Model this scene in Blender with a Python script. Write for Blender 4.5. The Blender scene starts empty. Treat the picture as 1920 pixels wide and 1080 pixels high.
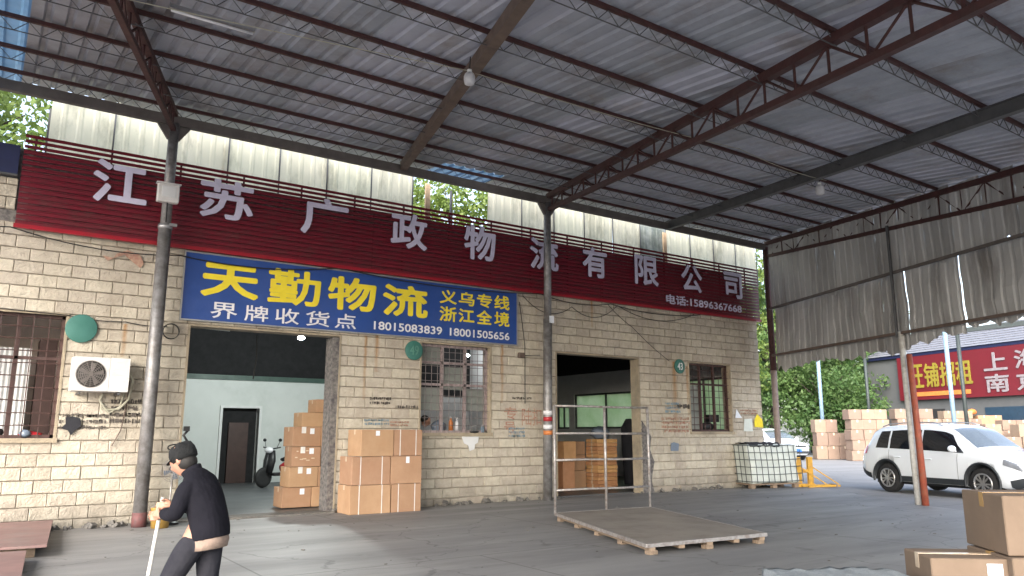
import bpy, bmesh, math, random
import numpy as np
from mathutils import Vector, Matrix, Euler, noise
random.seed(7)
SC = bpy.context.scene
COL = SC.collection
R = math.radians
# ------------------------------------------------------------------ camera
H = 1.47
cam = bpy.data.cameras.new('camera'); cam.lens = 1425/1920*36; cam.sensor_width = 36
cam.clip_end = 900; cam.clip_start = 0.05
co = bpy.data.objects.new('camera', cam); COL.objects.link(co)
co.location = (0, 0, H); co.rotation_euler = (R(90+10.75), 0, R(-34.7))
SC.camera = co
# ------------------------------------------------------------------ sky, sun, exposure
w = bpy.data.worlds.new('World'); SC.world = w; w.use_nodes = True
nt = w.node_tree; nt.nodes.clear()
SUN_EL, SUN_AZ = 30, 228          # azimuth clockwise from +Y
sky = nt.nodes.new('ShaderNodeTexSky'); sky.sky_type = 'NISHITA'; sky.sun_disc = False
sky.sun_elevation = R(SUN_EL); sky.sun_rotation = R(SUN_AZ); sky.air_density = 1.0; sky.dust_density = 3.0
bw = nt.nodes.new('ShaderNodeHueSaturation'); bw.inputs['Saturation'].default_value = 0.7
bg = nt.nodes.new('ShaderNodeBackground'); bg.inputs[1].default_value = 0.15
out = nt.nodes.new('ShaderNodeOutputWorld')
nt.links.new(sky.outputs[0], bw.inputs['Color']); nt.links.new(bw.outputs[0], bg.inputs[0]); nt.links.new(bg.outputs[0], out.inputs[0])
sl = bpy.data.lights.new('sun', 'SUN'); sl.energy = 1.5; sl.angle = R(60); sl.color = (1, .985, .96)
so = bpy.data.objects.new('sun', sl); COL.objects.link(so); so.location = (20, 20, 40)
sd = Vector((math.sin(R(SUN_AZ))*math.cos(R(SUN_EL)), math.cos(R(SUN_AZ))*math.cos(R(SUN_EL)), math.sin(R(SUN_EL))))
so.rotation_euler = sd.to_track_quat('Z', 'Y').to_euler()
SC.view_settings.view_transform = 'Standard'; SC.view_settings.look = 'None'
SC.view_settings.exposure = 2.12; SC.view_settings.gamma = 1; SC.view_settings.use_curve_mapping = False
SC.render.engine = 'CYCLES'; SC.cycles.max_bounces = 10; SC.cycles.diffuse_bounces = 6
SC.cycles.use_denoising = True
# ------------------------------------------------------------------ materials
def mat(name, c1, c2=None, rough=.7, metal=0, nscale=6, bump=0, bscale=60, extra=None, spec=.5, trans=0, alpha=1,
        coat=0, emit=None, estr=0, stretch=None, dirt=None, dscale=1.2, damt=.5, objrand=0, translucent=0):
    m = bpy.data.materials.new(name); m.use_nodes = True
    t = m.node_tree; n = t.nodes; L = t.links
    b = n['Principled BSDF']
    b.inputs['Roughness'].default_value = rough; b.inputs['Metallic'].default_value = metal
    b.inputs['Specular IOR Level'].default_value = spec; b.inputs['Transmission Weight'].default_value = trans
    b.inputs['Alpha'].default_value = alpha; b.inputs['Coat Weight'].default_value = coat
    if emit: b.inputs['Emission Color'].default_value = (*emit, 1); b.inputs['Emission Strength'].default_value = estr
    c2 = c2 or tuple(x*.75 for x in c1)
    tc = n.new('ShaderNodeTexCoord'); mp = n.new('ShaderNodeMapping')
    geo = n.new('ShaderNodeNewGeometry')
    L.new(tc.outputs['Object'], mp.inputs['Vector'])
    if stretch: mp.inputs['Scale'].default_value = stretch
    oi = n.new('ShaderNodeObjectInfo')
    va = n.new('ShaderNodeVectorMath'); va.operation = 'MULTIPLY_ADD'
    L.new(oi.outputs['Random'], va.inputs[0]); va.inputs[1].default_value = (37, 19, 11); L.new(mp.outputs[0], va.inputs[2])
    V = va.outputs[0]
    nz = n.new('ShaderNodeTexNoise'); nz.inputs['Scale'].default_value = nscale; nz.inputs['Detail'].default_value = 7; nz.inputs['Roughness'].default_value = .62
    L.new(V, nz.inputs['Vector'])
    mr = n.new('ShaderNodeMapRange'); mr.inputs[1].default_value = .33; mr.inputs[2].default_value = .67
    L.new(nz.outputs['Fac'], mr.inputs[0])
    mx = n.new('ShaderNodeMix'); mx.data_type = 'RGBA'
    mx.inputs[6].default_value = (*c1, 1); mx.inputs[7].default_value = (*c2, 1); L.new(mr.outputs[0], mx.inputs[0])
    col = mx.outputs[2]
    if dirt:
        dn = n.new('ShaderNodeTexNoise'); dn.inputs['Scale'].default_value = dscale; dn.inputs['Detail'].default_value = 9; dn.inputs['Roughness'].default_value = .7
        L.new(V, dn.inputs['Vector'])
        dr = n.new('ShaderNodeMapRange'); dr.inputs[1].default_value = .5; dr.inputs[2].default_value = .68; dr.inputs[4].default_value = damt
        L.new(dn.outputs['Fac'], dr.inputs[0])
        dm = n.new('ShaderNodeMix'); dm.data_type = 'RGBA'; L.new(dr.outputs[0], dm.inputs[0]); L.new(col, dm.inputs[6]); dm.inputs[7].default_value = (*dirt, 1)
        col = dm.outputs[2]
    if objrand:
        ad = n.new('ShaderNodeMath'); ad.operation = 'ADD'; L.new(oi.outputs['Random'], ad.inputs[0]); L.new(geo.outputs['Random Per Island'], ad.inputs[1])
        fr = n.new('ShaderNodeMath'); fr.operation = 'FRACT'; L.new(ad.outputs[0], fr.inputs[0])
        rr = n.new('ShaderNodeMapRange'); rr.inputs[3].default_value = 1-objrand; rr.inputs[4].default_value = 1+objrand*.6; L.new(fr.outputs[0], rr.inputs[0])
        hs = n.new('ShaderNodeHueSaturation'); L.new(col, hs.inputs['Color']); L.new(rr.outputs[0], hs.inputs['Value'])
        r2 = n.new('ShaderNodeMapRange'); r2.inputs[3].default_value = .5-objrand*.06; r2.inputs[4].default_value = .5+objrand*.06; L.new(fr.outputs[0], r2.inputs[0]); L.new(r2.outputs[0], hs.inputs['Hue'])
        col = hs.outputs[0]
    if extra: col = extra(t, col, tc)
    L.new(col, b.inputs['Base Color'])
    # roughness variation
    rv = n.new('ShaderNodeMapRange'); rv.inputs[3].default_value = max(0, rough-.1); rv.inputs[4].default_value = min(1, rough+.1)
    L.new(nz.outputs['Fac'], rv.inputs[0]); L.new(rv.outputs[0], b.inputs['Roughness'])
    if bump:
        bn = n.new('ShaderNodeTexNoise'); bn.inputs['Scale'].default_value = bscale; bn.inputs['Detail'].default_value = 6; L.new(V, bn.inputs['Vector'])
        bp = n.new('ShaderNodeBump'); bp.inputs['Strength'].default_value = bump; bp.inputs['Distance'].default_value = .02
        L.new(bn.outputs['Fac'], bp.inputs['Height']); L.new(bp.outputs[0], b.inputs['Normal'])
    if translucent:
        tr = n.new('ShaderNodeBsdfTranslucent'); ms = n.new('ShaderNodeMixShader'); ms.inputs[0].default_value = translucent
        L.new(col, tr.inputs['Color']); o = n['Material Output']
        L.new(b.outputs[0], ms.inputs[1]); L.new(tr.outputs[0], ms.inputs[2]); L.new(ms.outputs[0], o.inputs[0])
    return m

def rust_streaks(t, col, tc):
    n, L = t.nodes, t.links
    g = n.new('ShaderNodeNewGeometry'); s = n.new('ShaderNodeSeparateXYZ'); L.new(g.outputs['Position'], s.inputs[0])
    nz = n.new('ShaderNodeTexNoise'); nz.inputs['Scale'].default_value = 6; L.new(g.outputs['Position'], nz.inputs['Vector'])
    def m(op, a, b):
        x = n.new('ShaderNodeMath'); x.operation = op
        for i, v in enumerate((a, b)):
            if isinstance(v, (int, float)): x.inputs[i].default_value = v
            elif v is not None: L.new(v, x.inputs[i])
        return x.outputs[0]
    # general grime: darker drips and splash near the ground (real dirt, has its own shape)
    gn = n.new('ShaderNodeTexNoise'); gn.inputs['Scale'].default_value = 1.3; gn.inputs['Detail'].default_value = 8; gn.inputs['Roughness'].default_value = .65
    gm = n.new('ShaderNodeMapping'); gm.inputs['Scale'].default_value = (1, 1, .35); L.new(g.outputs['Position'], gm.inputs['Vector']); L.new(gm.outputs[0], gn.inputs['Vector'])
    gr = n.new('ShaderNodeMapRange'); gr.inputs[1].default_value = .45; gr.inputs[2].default_value = .75; gr.inputs[4].default_value = .5; L.new(gn.outputs['Fac'], gr.inputs[0])
    dm = n.new('ShaderNodeMix'); dm.data_type = 'RGBA'; L.new(gr.outputs[0], dm.inputs[0]); L.new(col, dm.inputs[6]); dm.inputs[7].default_value = (.19, .15, .105, 1); col = dm.outputs[2]
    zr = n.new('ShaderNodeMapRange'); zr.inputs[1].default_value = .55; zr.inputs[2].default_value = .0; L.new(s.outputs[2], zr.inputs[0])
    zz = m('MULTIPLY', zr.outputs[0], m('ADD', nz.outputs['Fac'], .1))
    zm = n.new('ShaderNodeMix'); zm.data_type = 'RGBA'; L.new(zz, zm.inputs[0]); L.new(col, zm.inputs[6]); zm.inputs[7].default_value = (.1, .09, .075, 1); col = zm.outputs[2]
    tot = None
    for (x, z1, z0, wd) in ((1.86, 3.25, 2.7, .05), (6.18, 3.36, 2.1, .045), (6.42, 3.4, 2.65, .06), (9.45, 3.4, 2.1, .05), (14.9, 3.3, 1.6, .1), (12.1, 4.7, 4.0, .05), (15.38, 3.2, 1.9, .06)):
        dx = m('ABSOLUTE', m('SUBTRACT', m('ADD', s.outputs[0], m('MULTIPLY', nz.outputs['Fac'], .04)), x+.02), 0)
        a = m('SUBTRACT', 1, m('DIVIDE', dx, wd))
        a = m('MULTIPLY', m('GREATER_THAN', s.outputs[2], z0), m('MAXIMUM', a, 0)); a = m('MULTIPLY', a, m('LESS_THAN', s.outputs[2], z1))
        f = n.new('ShaderNodeMapRange'); f.inputs[1].default_value = z0; f.inputs[2].default_value = z1; f.inputs[3].default_value = .35; L.new(s.outputs[2], f.inputs[0])
        a = m('MULTIPLY', a, f.outputs[0])
        tot = a if tot is None else m('MAXIMUM', tot, a)
    mx = n.new('ShaderNodeMix'); mx.data_type = 'RGBA'; L.new(m('MULTIPLY', tot, .85), mx.inputs[0]); L.new(col, mx.inputs[6]); mx.inputs[7].default_value = (.30, .14, .03, 1)
    return mx.outputs[2]

def floor_wear(t, col, tc):
    n, L = t.nodes, t.links
    g = n.new('ShaderNodeNewGeometry'); nz = n.new('ShaderNodeTexNoise'); nz.inputs['Scale'].default_value = 1.5; nz.inputs['Detail'].default_value = 5
    L.new(g.outputs['Position'], nz.inputs['Vector'])
    va = n.new('ShaderNodeVectorMath'); va.operation = 'MULTIPLY_ADD'; L.new(nz.outputs['Color'], va.inputs[0]); va.inputs[1].default_value = (1.1, 1.1, 0); L.new(g.outputs['Position'], va.inputs[2])
    vo = n.new('ShaderNodeTexVoronoi'); vo.feature = 'DISTANCE_TO_EDGE'; vo.inputs['Scale'].default_value = .33; L.new(va.outputs[0], vo.inputs['Vector'])
    r1 = n.new('ShaderNodeMapRange'); r1.inputs[1].default_value = .0; r1.inputs[2].default_value = .006; r1.inputs[3].default_value = .55; r1.inputs[4].default_value = 0; L.new(vo.outputs['Distance'], r1.inputs[0])
    m1 = n.new('ShaderNodeMix'); m1.data_type = 'RGBA'; L.new(r1.outputs[0], m1.inputs[0]); L.new(col, m1.inputs[6]); m1.inputs[7].default_value = (.05, .05, .05, 1)
    br = n.new('ShaderNodeTexBrick'); br.inputs['Scale'].default_value = 1; br.inputs['Brick Width'].default_value = 5.2; br.inputs['Row Height'].default_value = 4.1; br.inputs['Mortar Size'].default_value = .014; br.inputs['Mortar Smooth'].default_value = .2
    L.new(g.outputs['Position'], br.inputs['Vector']); m2 = n.new('ShaderNodeMix'); m2.data_type = 'RGBA'
    mm = n.new('ShaderNodeMath'); mm.operation = 'MULTIPLY'; L.new(br.outputs['Fac'], mm.inputs[0]); mm.inputs[1].default_value = .6
    L.new(mm.outputs[0], m2.inputs[0]); L.new(m1.outputs[2], m2.inputs[6]); m2.inputs[7].default_value = (.06, .058, .055, 1)
    v2 = n.new('ShaderNodeTexNoise'); v2.inputs['Scale'].default_value = 2.3; v2.inputs['Detail'].default_value = 3; L.new(g.outputs['Position'], v2.inputs['Vector'])
    r3 = n.new('ShaderNodeMapRange'); r3.inputs[1].default_value = .66; r3.inputs[2].default_value = .74; r3.inputs[4].default_value = .6; L.new(v2.outputs['Fac'], r3.inputs[0])
    m3 = n.new('ShaderNodeMix'); m3.data_type = 'RGBA'; L.new(r3.outputs[0], m3.inputs[0]); L.new(m2.outputs[2], m3.inputs[6]); m3.inputs[7].default_value = (.07, .068, .066, 1)
    return m3.outputs[2]
M = {}
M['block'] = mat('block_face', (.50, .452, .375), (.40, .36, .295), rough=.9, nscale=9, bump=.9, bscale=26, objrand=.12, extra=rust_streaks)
M['mortar'] = mat('mortar', (.35, .305, .25), rough=.95, bump=.5)
M['render'] = mat('cement_render', (.36, .30, .215), (.27, .23, .17), rough=.9, nscale=5, bump=.5, bscale=40, dirt=(.12, .11, .09), damt=.6)
M['darkrender'] = mat('scuffed_jamb', (.20, .185, .17), (.06, .055, .06), rough=.85, nscale=14, bump=.6, bscale=40)
M['steel_red'] = mat('red_oxide_steel', (.062, .019, .018), (.042, .015, .015), rough=.65, nscale=10, bump=.2, dirt=(.05, .03, .025), damt=.6, dscale=4)
M['steel_brown'] = mat('brown_beam', (.135, .095, .075), (.09, .065, .055), rough=.7, nscale=5, bump=.2, dirt=(.05, .035, .03), dscale=3)
M['steel_eave'] = mat('eave_beam_steel', (.125, .108, .10), (.085, .073, .068), rough=.7, nscale=4, bump=.2)
M['steel_dark'] = mat('dark_beam', (.08, .082, .088), (.055, .056, .06), rough=.55, nscale=5, bump=.15)
M['pole'] = mat('galvanised_pole', (.30, .30, .30), (.16, .15, .15), rough=.5, metal=.5, nscale=7, bump=.2, dirt=(.10, .085, .075), dscale=3, damt=.7)
M['pole_dark'] = mat('pole_dark_paint', (.055, .055, .055), (.085, .08, .08), rough=.6, nscale=12, bump=.2)
M['sheet'] = mat('roof_sheet_metal', (.40, .43, .51), (.31, .335, .40), rough=.5, metal=.12, nscale=1.2, bump=.1, bscale=9, dirt=(.19, .155, .13), dscale=.9, damt=.6, objrand=.24)
M['sheet_old'] = mat('old_roof_sheet', (.32, .335, .385), (.24, .25, .285), rough=.5, metal=.35, nscale=2, bump=.06, dirt=(.13, .10, .07), dscale=.8, damt=.6, objrand=.14)
M['sheet_blue'] = mat('blue_translucent_sheet', (.065, .12, .19), (.055, .10, .15), rough=.4, nscale=2, translucent=.55, dirt=(.12, .16, .2), dscale=1.5, damt=.5)  # skylight at the eave; at left its blue stands in for reflected sky
M['clad'] = mat('cladding_sheet', (.46, .46, .46), (.33, .33, .33), rough=.55, metal=.1, nscale=1.4, bump=.15, bscale=8, dirt=(.12, .105, .095), dscale=1.0, damt=.75, objrand=.2, stretch=(1, 1, .25))
M['frp'] = mat('cream_frp_sheet', (.74, .70, .56), (.62, .60, .47), rough=.5, nscale=2.5, bump=.1, translucent=.7, dirt=(.26, .25, .18), dscale=1.8, damt=.75, objrand=.1, stretch=(1, 1, .4))
M['frp_grey'] = mat('grey_frp_sheet', (.30, .32, .30), (.12, .14, .12), rough=.4, nscale=4, translucent=.4)
M['ply_strip'] = mat('raw_timber_strip', (.42, .31, .2), rough=.8)
M['sign_red'] = mat('sign_red_slat', (.145, .007, .018), (.11, .006, .015), rough=.38, nscale=2.5, bump=.05, dirt=(.10, .03, .03), dscale=2.5, damt=.55)
M['sign_trim'] = mat('sign_bottom_trim', (.30, .009, .022), (.24, .008, .016), rough=.35, nscale=4, dirt=(.2, .03, .03), dscale=3, damt=.5)
M['letter'] = mat('letter_lavender_white', (.60, .57, .72), (.52, .50, .64), rough=.5, nscale=5, dirt=(.35, .3, .4), dscale=3, damt=.35)
M['letter_side'] = mat('letter_return', (.12, .04, .08), rough=.6)
M['blue'] = mat('vinyl_blue', (.020, .066, .27), (.018, .055, .22), rough=.35, nscale=1.5, dirt=(.06, .10, .3), dscale=.9, damt=.4)
M['yellow_v'] = mat('vinyl_yellow', (.80, .66, .04), (.7, .56, .03), rough=.4, nscale=4)
M['white_v'] = mat('vinyl_white', (.72, .72, .74), (.62, .62, .66), rough=.45, nscale=5)
M['alu'] = mat('aluminium_frame', (.45, .45, .46), rough=.4, metal=.7)
M['darkblue'] = mat('dark_blue_panel', (.015, .02, .07), rough=.5)
M['conc'] = mat('worn_concrete', (.265, .26, .255), (.185, .183, .182), rough=.62, nscale=.9, bump=.25, bscale=35, dirt=(.11, .108, .108), dscale=.55, damt=.75, stretch=(.3, 1.5, 1), extra=floor_wear)
M['yard'] = mat('pale_yard_concrete', (.24, .24, .245), (.19, .19, .195), rough=.8, nscale=.7, bump=.3, bscale=30, dirt=(.17, .17, .17), dscale=.3, damt=.5, extra=floor_wear)
M['soil'] = mat('ground_far', (.20, .19, .17), (.12, .13, .09), rough=.95, nscale=.2)
M['rubble'] = mat('rubble_grey', (.16, .15, .135), (.09, .085, .08), rough=.95, nscale=20, bump=.6)
M['card'] = mat('cardboard', (.40, .25, .15), (.34, .205, .12), rough=.85, nscale=3, bump=.35, bscale=5, objrand=.13, dirt=(.36, .2, .11), dscale=2, damt=.4)
M['card_dull_shaded'] = mat('cardboard_dull_shaded', (.19, .135, .095), (.155, .11, .077), rough=.85, nscale=3, bump=.35, bscale=5, dirt=(.17, .125, .09), dscale=1.5, damt=.5)  # duller brown with the shade on the foreground cartons put into the colour
M['card_pale'] = mat('cardboard_pale', (.25, .18, .135), (.22, .155, .115), rough=.85, nscale=3, bump=.05, objrand=.14)
M['card_orange'] = mat('cardboard_orange', (.55, .30, .14), (.47, .25, .11), rough=.7, nscale=6, objrand=.2)
M['tape'] = mat('clear_tape', (.62, .52, .40), (.5, .38, .27), rough=.18, nscale=12)
M['tape_brown'] = mat('brown_tape', (.38, .24, .10), rough=.25)
M['strap'] = mat('white_strap', (.72, .70, .68), rough=.4)
M['paper'] = mat('paper_label', (.75, .75, .78), (.6, .66, .75), rough=.6, nscale=30)
M['paper_pink'] = mat('paper_pink', (.62, .42, .36), rough=.8, nscale=20)
M['yellow_sign'] = mat('warning_yellow', (.85, .68, .03), rough=.5)
M['black'] = mat('black_plastic', (.012, .012, .014), rough=.45)
M['ink'] = mat('stencil_ink', (.05, .045, .045), (.14, .12, .1), rough=.9, nscale=30)
M['ink_red'] = mat('red_spray_paint', (.30, .13, .10), (.42, .30, .22), rough=.9, nscale=20)
M['ink_blue'] = mat('blue_stencil', (.10, .22, .32), (.3, .33, .33), rough=.9, nscale=25)
M['green_disc'] = mat('green_disc_paint', (.030, .13, .105), (.045, .16, .135), rough=.6, nscale=5)
M['green_pale'] = mat('pale_number', (.09, .24, .19), rough=.7)
M['ac'] = mat('ac_white_enamel', (.62, .61, .60), (.55, .54, .53), rough=.4, nscale=4, dirt=(.35, .33, .3), dscale=2.5, damt=.35)
M['ac_dark'] = mat('ac_dark', (.05, .047, .045), rough=.6)
M['ac_grille'] = mat('ac_grille', (.17, .15, .14), rough=.5)
M['rustbar'] = mat('window_bar_paint', (.075, .035, .03), (.05, .028, .025), rough=.6, nscale=14)
M['palebar'] = mat('window_bar_grey', (.20, .18, .175), (.13, .11, .11), rough=.6, nscale=14)
M['whitebar'] = mat('bar_pinkish', (.34, .28, .28), (.2, .15, .15), rough=.5, nscale=14)
M['frost'] = mat('frosted_pane', (.27, .28, .26), (.22, .24, .22), rough=.25, nscale=3, translucent=.25)
M['hazy'] = mat('hazy_green_pane', (.72, .78, .58), (.55, .65, .42), rough=.3, nscale=2, translucent=.85)
M['mint'] = mat('mint_panel', (.65, .68, .665), (.61, .64, .625), rough=.55, nscale=2, dirt=(.45, .5, .46), dscale=1, damt=.3)
M['inner_grey'] = mat('inner_plaster', (.62, .63, .64), (.54, .55, .56), rough=.85, nscale=2)
M['inner_dark'] = mat('dark_void', (.018, .018, .02), rough=.9)  # near-black: the shade of unlit spaces put into the colour
M['inner_pink'] = mat('inner_pink_wall', (.70, .58, .52), rough=.8, nscale=2)
M['inner_floor'] = mat('inner_floor', (.10, .105, .11), (.075, .08, .085), rough=.45, nscale=1)
M['greenframe'] = mat('green_trim', (.06, .11, .09), rough=.5)
M['door_dark'] = mat('dark_brown_door', (.06, .03, .025), rough=.5)
M['white_pt'] = mat('white_paint', (.74, .75, .75), (.66, .67, .67), rough=.5)
M['cable'] = mat('black_cable', (.02, .02, .02), rough=.6)
M['hose'] = mat('pale_hose', (.42, .41, .33), (.3, .29, .22), rough=.6)
M['cloth_black'] = mat('black_cloth', (.012, .013, .018), (.02, .02, .026), rough=.85, nscale=15, bump=.3)
M['jacket'] = mat('dark_jacket', (.008, .008, .012), (.013, .0125, .018), rough=.9, spec=.15, nscale=9, bump=.35, bscale=22)
M['trouser'] = mat('charcoal_trousers', (.02, .02, .026), (.03, .03, .037), rough=.9, spec=.15, nscale=12, bump=.4, bscale=18)
M['shirt'] = mat('tan_shirt', (.30, .22, .175), (.24, .175, .14), rough=.85, nscale=14, bump=.3)
M['skin'] = mat('skin', (.44, .235, .16), (.38, .19, .13), rough=.55, nscale=20, bump=.1)
M['cap'] = mat('dark_cap', (.011, .012, .0125), (.02, .02, .021), rough=.9, spec=.2, nscale=40, bump=.4, bscale=90)
M['hair'] = mat('dark_hair', (.015, .013, .012), rough=.7)
M['shoe'] = mat('dark_shoe', (.025, .02, .02), rough=.5)
M['stick'] = mat('white_stick', (.68, .67, .63), (.45, .44, .41), rough=.5, nscale=25, stretch=(1, 1, .3))
M['plate'] = mat('steel_deck_plate', (.30, .265, .225), (.24, .215, .19), rough=.55, nscale=2, metal=.1, bump=.12, dirt=(.13, .11, .09), dscale=1.2, damt=.6)
M['cage'] = mat('cage_tube_grey', (.42, .40, .39), (.25, .23, .22), rough=.45, metal=.4, nscale=16, dirt=(.2, .13, .09), dscale=8, damt=.5)
M['wood'] = mat('pallet_wood', (.27, .20, .14), (.19, .14, .10), rough=.85, nscale=8, bump=.3, stretch=(1, 6, 1))
M['redply'] = mat('red_faced_board', (.22, .125, .115), (.17, .105, .10), rough=.6, nscale=2, bump=.1, dirt=(.2, .17, .155), dscale=1.3, damt=.7)
M['tote'] = mat('tote_liner_white', (.62, .66, .62), (.5, .54, .51), rough=.45, nscale=3, bump=.3, bscale=7, dirt=(.38, .4, .37), dscale=2, damt=.4)
M['rope'] = mat('dark_net_rope', (.07, .085, .085), rough=.8)
M['jackyellow'] = mat('yellow_enamel', (.62, .36, .05), (.5, .26, .04), rough=.5, nscale=9, dirt=(.2, .13, .07), dscale=5, damt=.5)
M['carwhite'] = mat('car_white_paint', (.72, .76, .80), (.71, .75, .79), rough=.25, coat=1, nscale=1)
M['cartrim'] = mat('car_black_trim', (.025, .03, .035), rough=.6)
M['carglass'] = mat('car_glass', (.012, .015, .02), rough=.05, coat=1)
M['screenglass'] = mat('windscreen_glass', (.10, .12, .13), rough=.05, coat=1, spec=1)
M['tyre'] = mat('tyre_rubber', (.018, .018, .019), rough=.8)
M['alloy'] = mat('alloy_rim', (.5, .5, .5), rough=.3, metal=.8)
M['redlamp'] = mat('red_lamp', (.55, .02, .03), rough=.15, coat=1)
M['lampglass'] = mat('head_lamp', (.35, .37, .4), rough=.1, coat=1, metal=.5)
M['plateblue'] = mat('number_plate_blue', (.02, .13, .55), rough=.4)
M['postwhite'] = mat('post_white', (.60, .60, .58), (.45, .44, .42), rough=.6, nscale=9, dirt=(.25, .2, .15), dscale=5, damt=.6)
M['postrust'] = mat('post_rust_red', (.30, .065, .03), (.2, .05, .03), rough=.7, nscale=9, dirt=(.2, .12, .08), dscale=5, damt=.5)
M['footred'] = mat('worn_red_foot', (.15, .05, .05), (.09, .05, .05), rough=.7, nscale=14)
M['postblue'] = mat('post_pale_blue', (.17, .25, .33), (.14, .21, .28), rough=.6, nscale=4)
M['postbrown'] = mat('post_brown', (.24, .19, .165), (.17, .13, .12), rough=.7, nscale=8)
M['postdark'] = mat('post_dark_green', (.03, .04, .04), rough=.6)
M['far_wall'] = mat('far_wall_grey', (.10, .105, .11), (.08, .085, .09), rough=.9, nscale=.6)
M['far_red'] = mat('far_sign_red', (.13, .010, .018), (.11, .009, .016), rough=.45, nscale=.6)
M['far_yellow'] = mat('far_yellow', (.26, .21, .03), rough=.5)
M['far_white'] = mat('far_white', (.27, .24, .26), rough=.5)
M['tile'] = mat('pale_roof_tile', (.19, .195, .225), (.14, .145, .17), rough=.6, nscale=5)
M['far_blue'] = mat('far_blue_door', (.018, .045, .08), rough=.5)
M['bark'] = mat('bark', (.07, .055, .045), (.045, .035, .03), rough=.95, nscale=6, bump=.6)
M['woven'] = mat('woven_sack', (.30, .33, .35), (.22, .25, .27), rough=.6, nscale=60, bump=.6, bscale=120)
M['bulb'] = mat('bulb_white', (.75, .75, .78), rough=.3, translucent=.3)
M['led'] = mat('led_lit', (1, 1, 1), emit=(.95, 1, .98), estr=28)
M['wall_lamp'] = M['black']
M['purple'] = mat('purple_wrap', (.16, .06, .13), rough=.5)
M['red_pl'] = mat('red_plastic', (.42, .02, .03), rough=.4)
M['orange_pl'] = mat('orange_plastic', (.65, .22, .06), rough=.4)
M['bucket'] = mat('ochre_bucket', (.36, .22, .05), (.25, .15, .04), rough=.5, nscale=10)
M['bluegrey'] = mat('blue_grey_plastic', (.16, .2, .26), rough=.4)

def leafmat(name, c1, c2):
    m = bpy.data.materials.new(name); m.use_nodes = True; t = m.node_tree; n, L = t.nodes, t.links
    b = n['Principled BSDF']; b.inputs['Roughness'].default_value = .55
    g = n.new('ShaderNodeNewGeometry'); mx = n.new('ShaderNodeMix'); mx.data_type = 'RGBA'
    mx.inputs[6].default_value = (*c1, 1); mx.inputs[7].default_value = (*c2, 1)
    nz = n.new('ShaderNodeTexNoise'); nz.inputs['Scale'].default_value = .5; nz.inputs['Detail'].default_value = 4; L.new(g.outputs['Position'], nz.inputs['Vector'])
    a = n.new('ShaderNodeMath'); a.operation = 'MULTIPLY_ADD'; L.new(g.outputs['Random Per Island'], a.inputs[0]); a.inputs[1].default_value = .5
    s = n.new('ShaderNodeMapRange'); s.inputs[1].default_value = .35; s.inputs[2].default_value = .7; s.inputs[4].default_value = .5; L.new(nz.outputs['Fac'], s.inputs[0]); L.new(s.outputs[0], a.inputs[2])
    L.new(a.outputs[0], mx.inputs[0]); L.new(mx.outputs[2], b.inputs['Base Color'])
    tr = n.new('ShaderNodeBsdfTranslucent'); ms = n.new('ShaderNodeMixShader'); ms.inputs[0].default_value = .45
    L.new(mx.outputs[2], tr.inputs['Color']); o = n['Material Output']
    L.new(b.outputs[0], ms.inputs[1]); L.new(tr.outputs[0], ms.inputs[2]); L.new(ms.outputs[0], o.inputs[0])
    return m
M['leaf_a'] = leafmat('leaf_fresh', (.085, .15, .03), (.19, .25, .06))
M['leaf_b'] = leafmat('leaf_deep', (.05, .12, .035), (.15, .235, .075))

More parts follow.
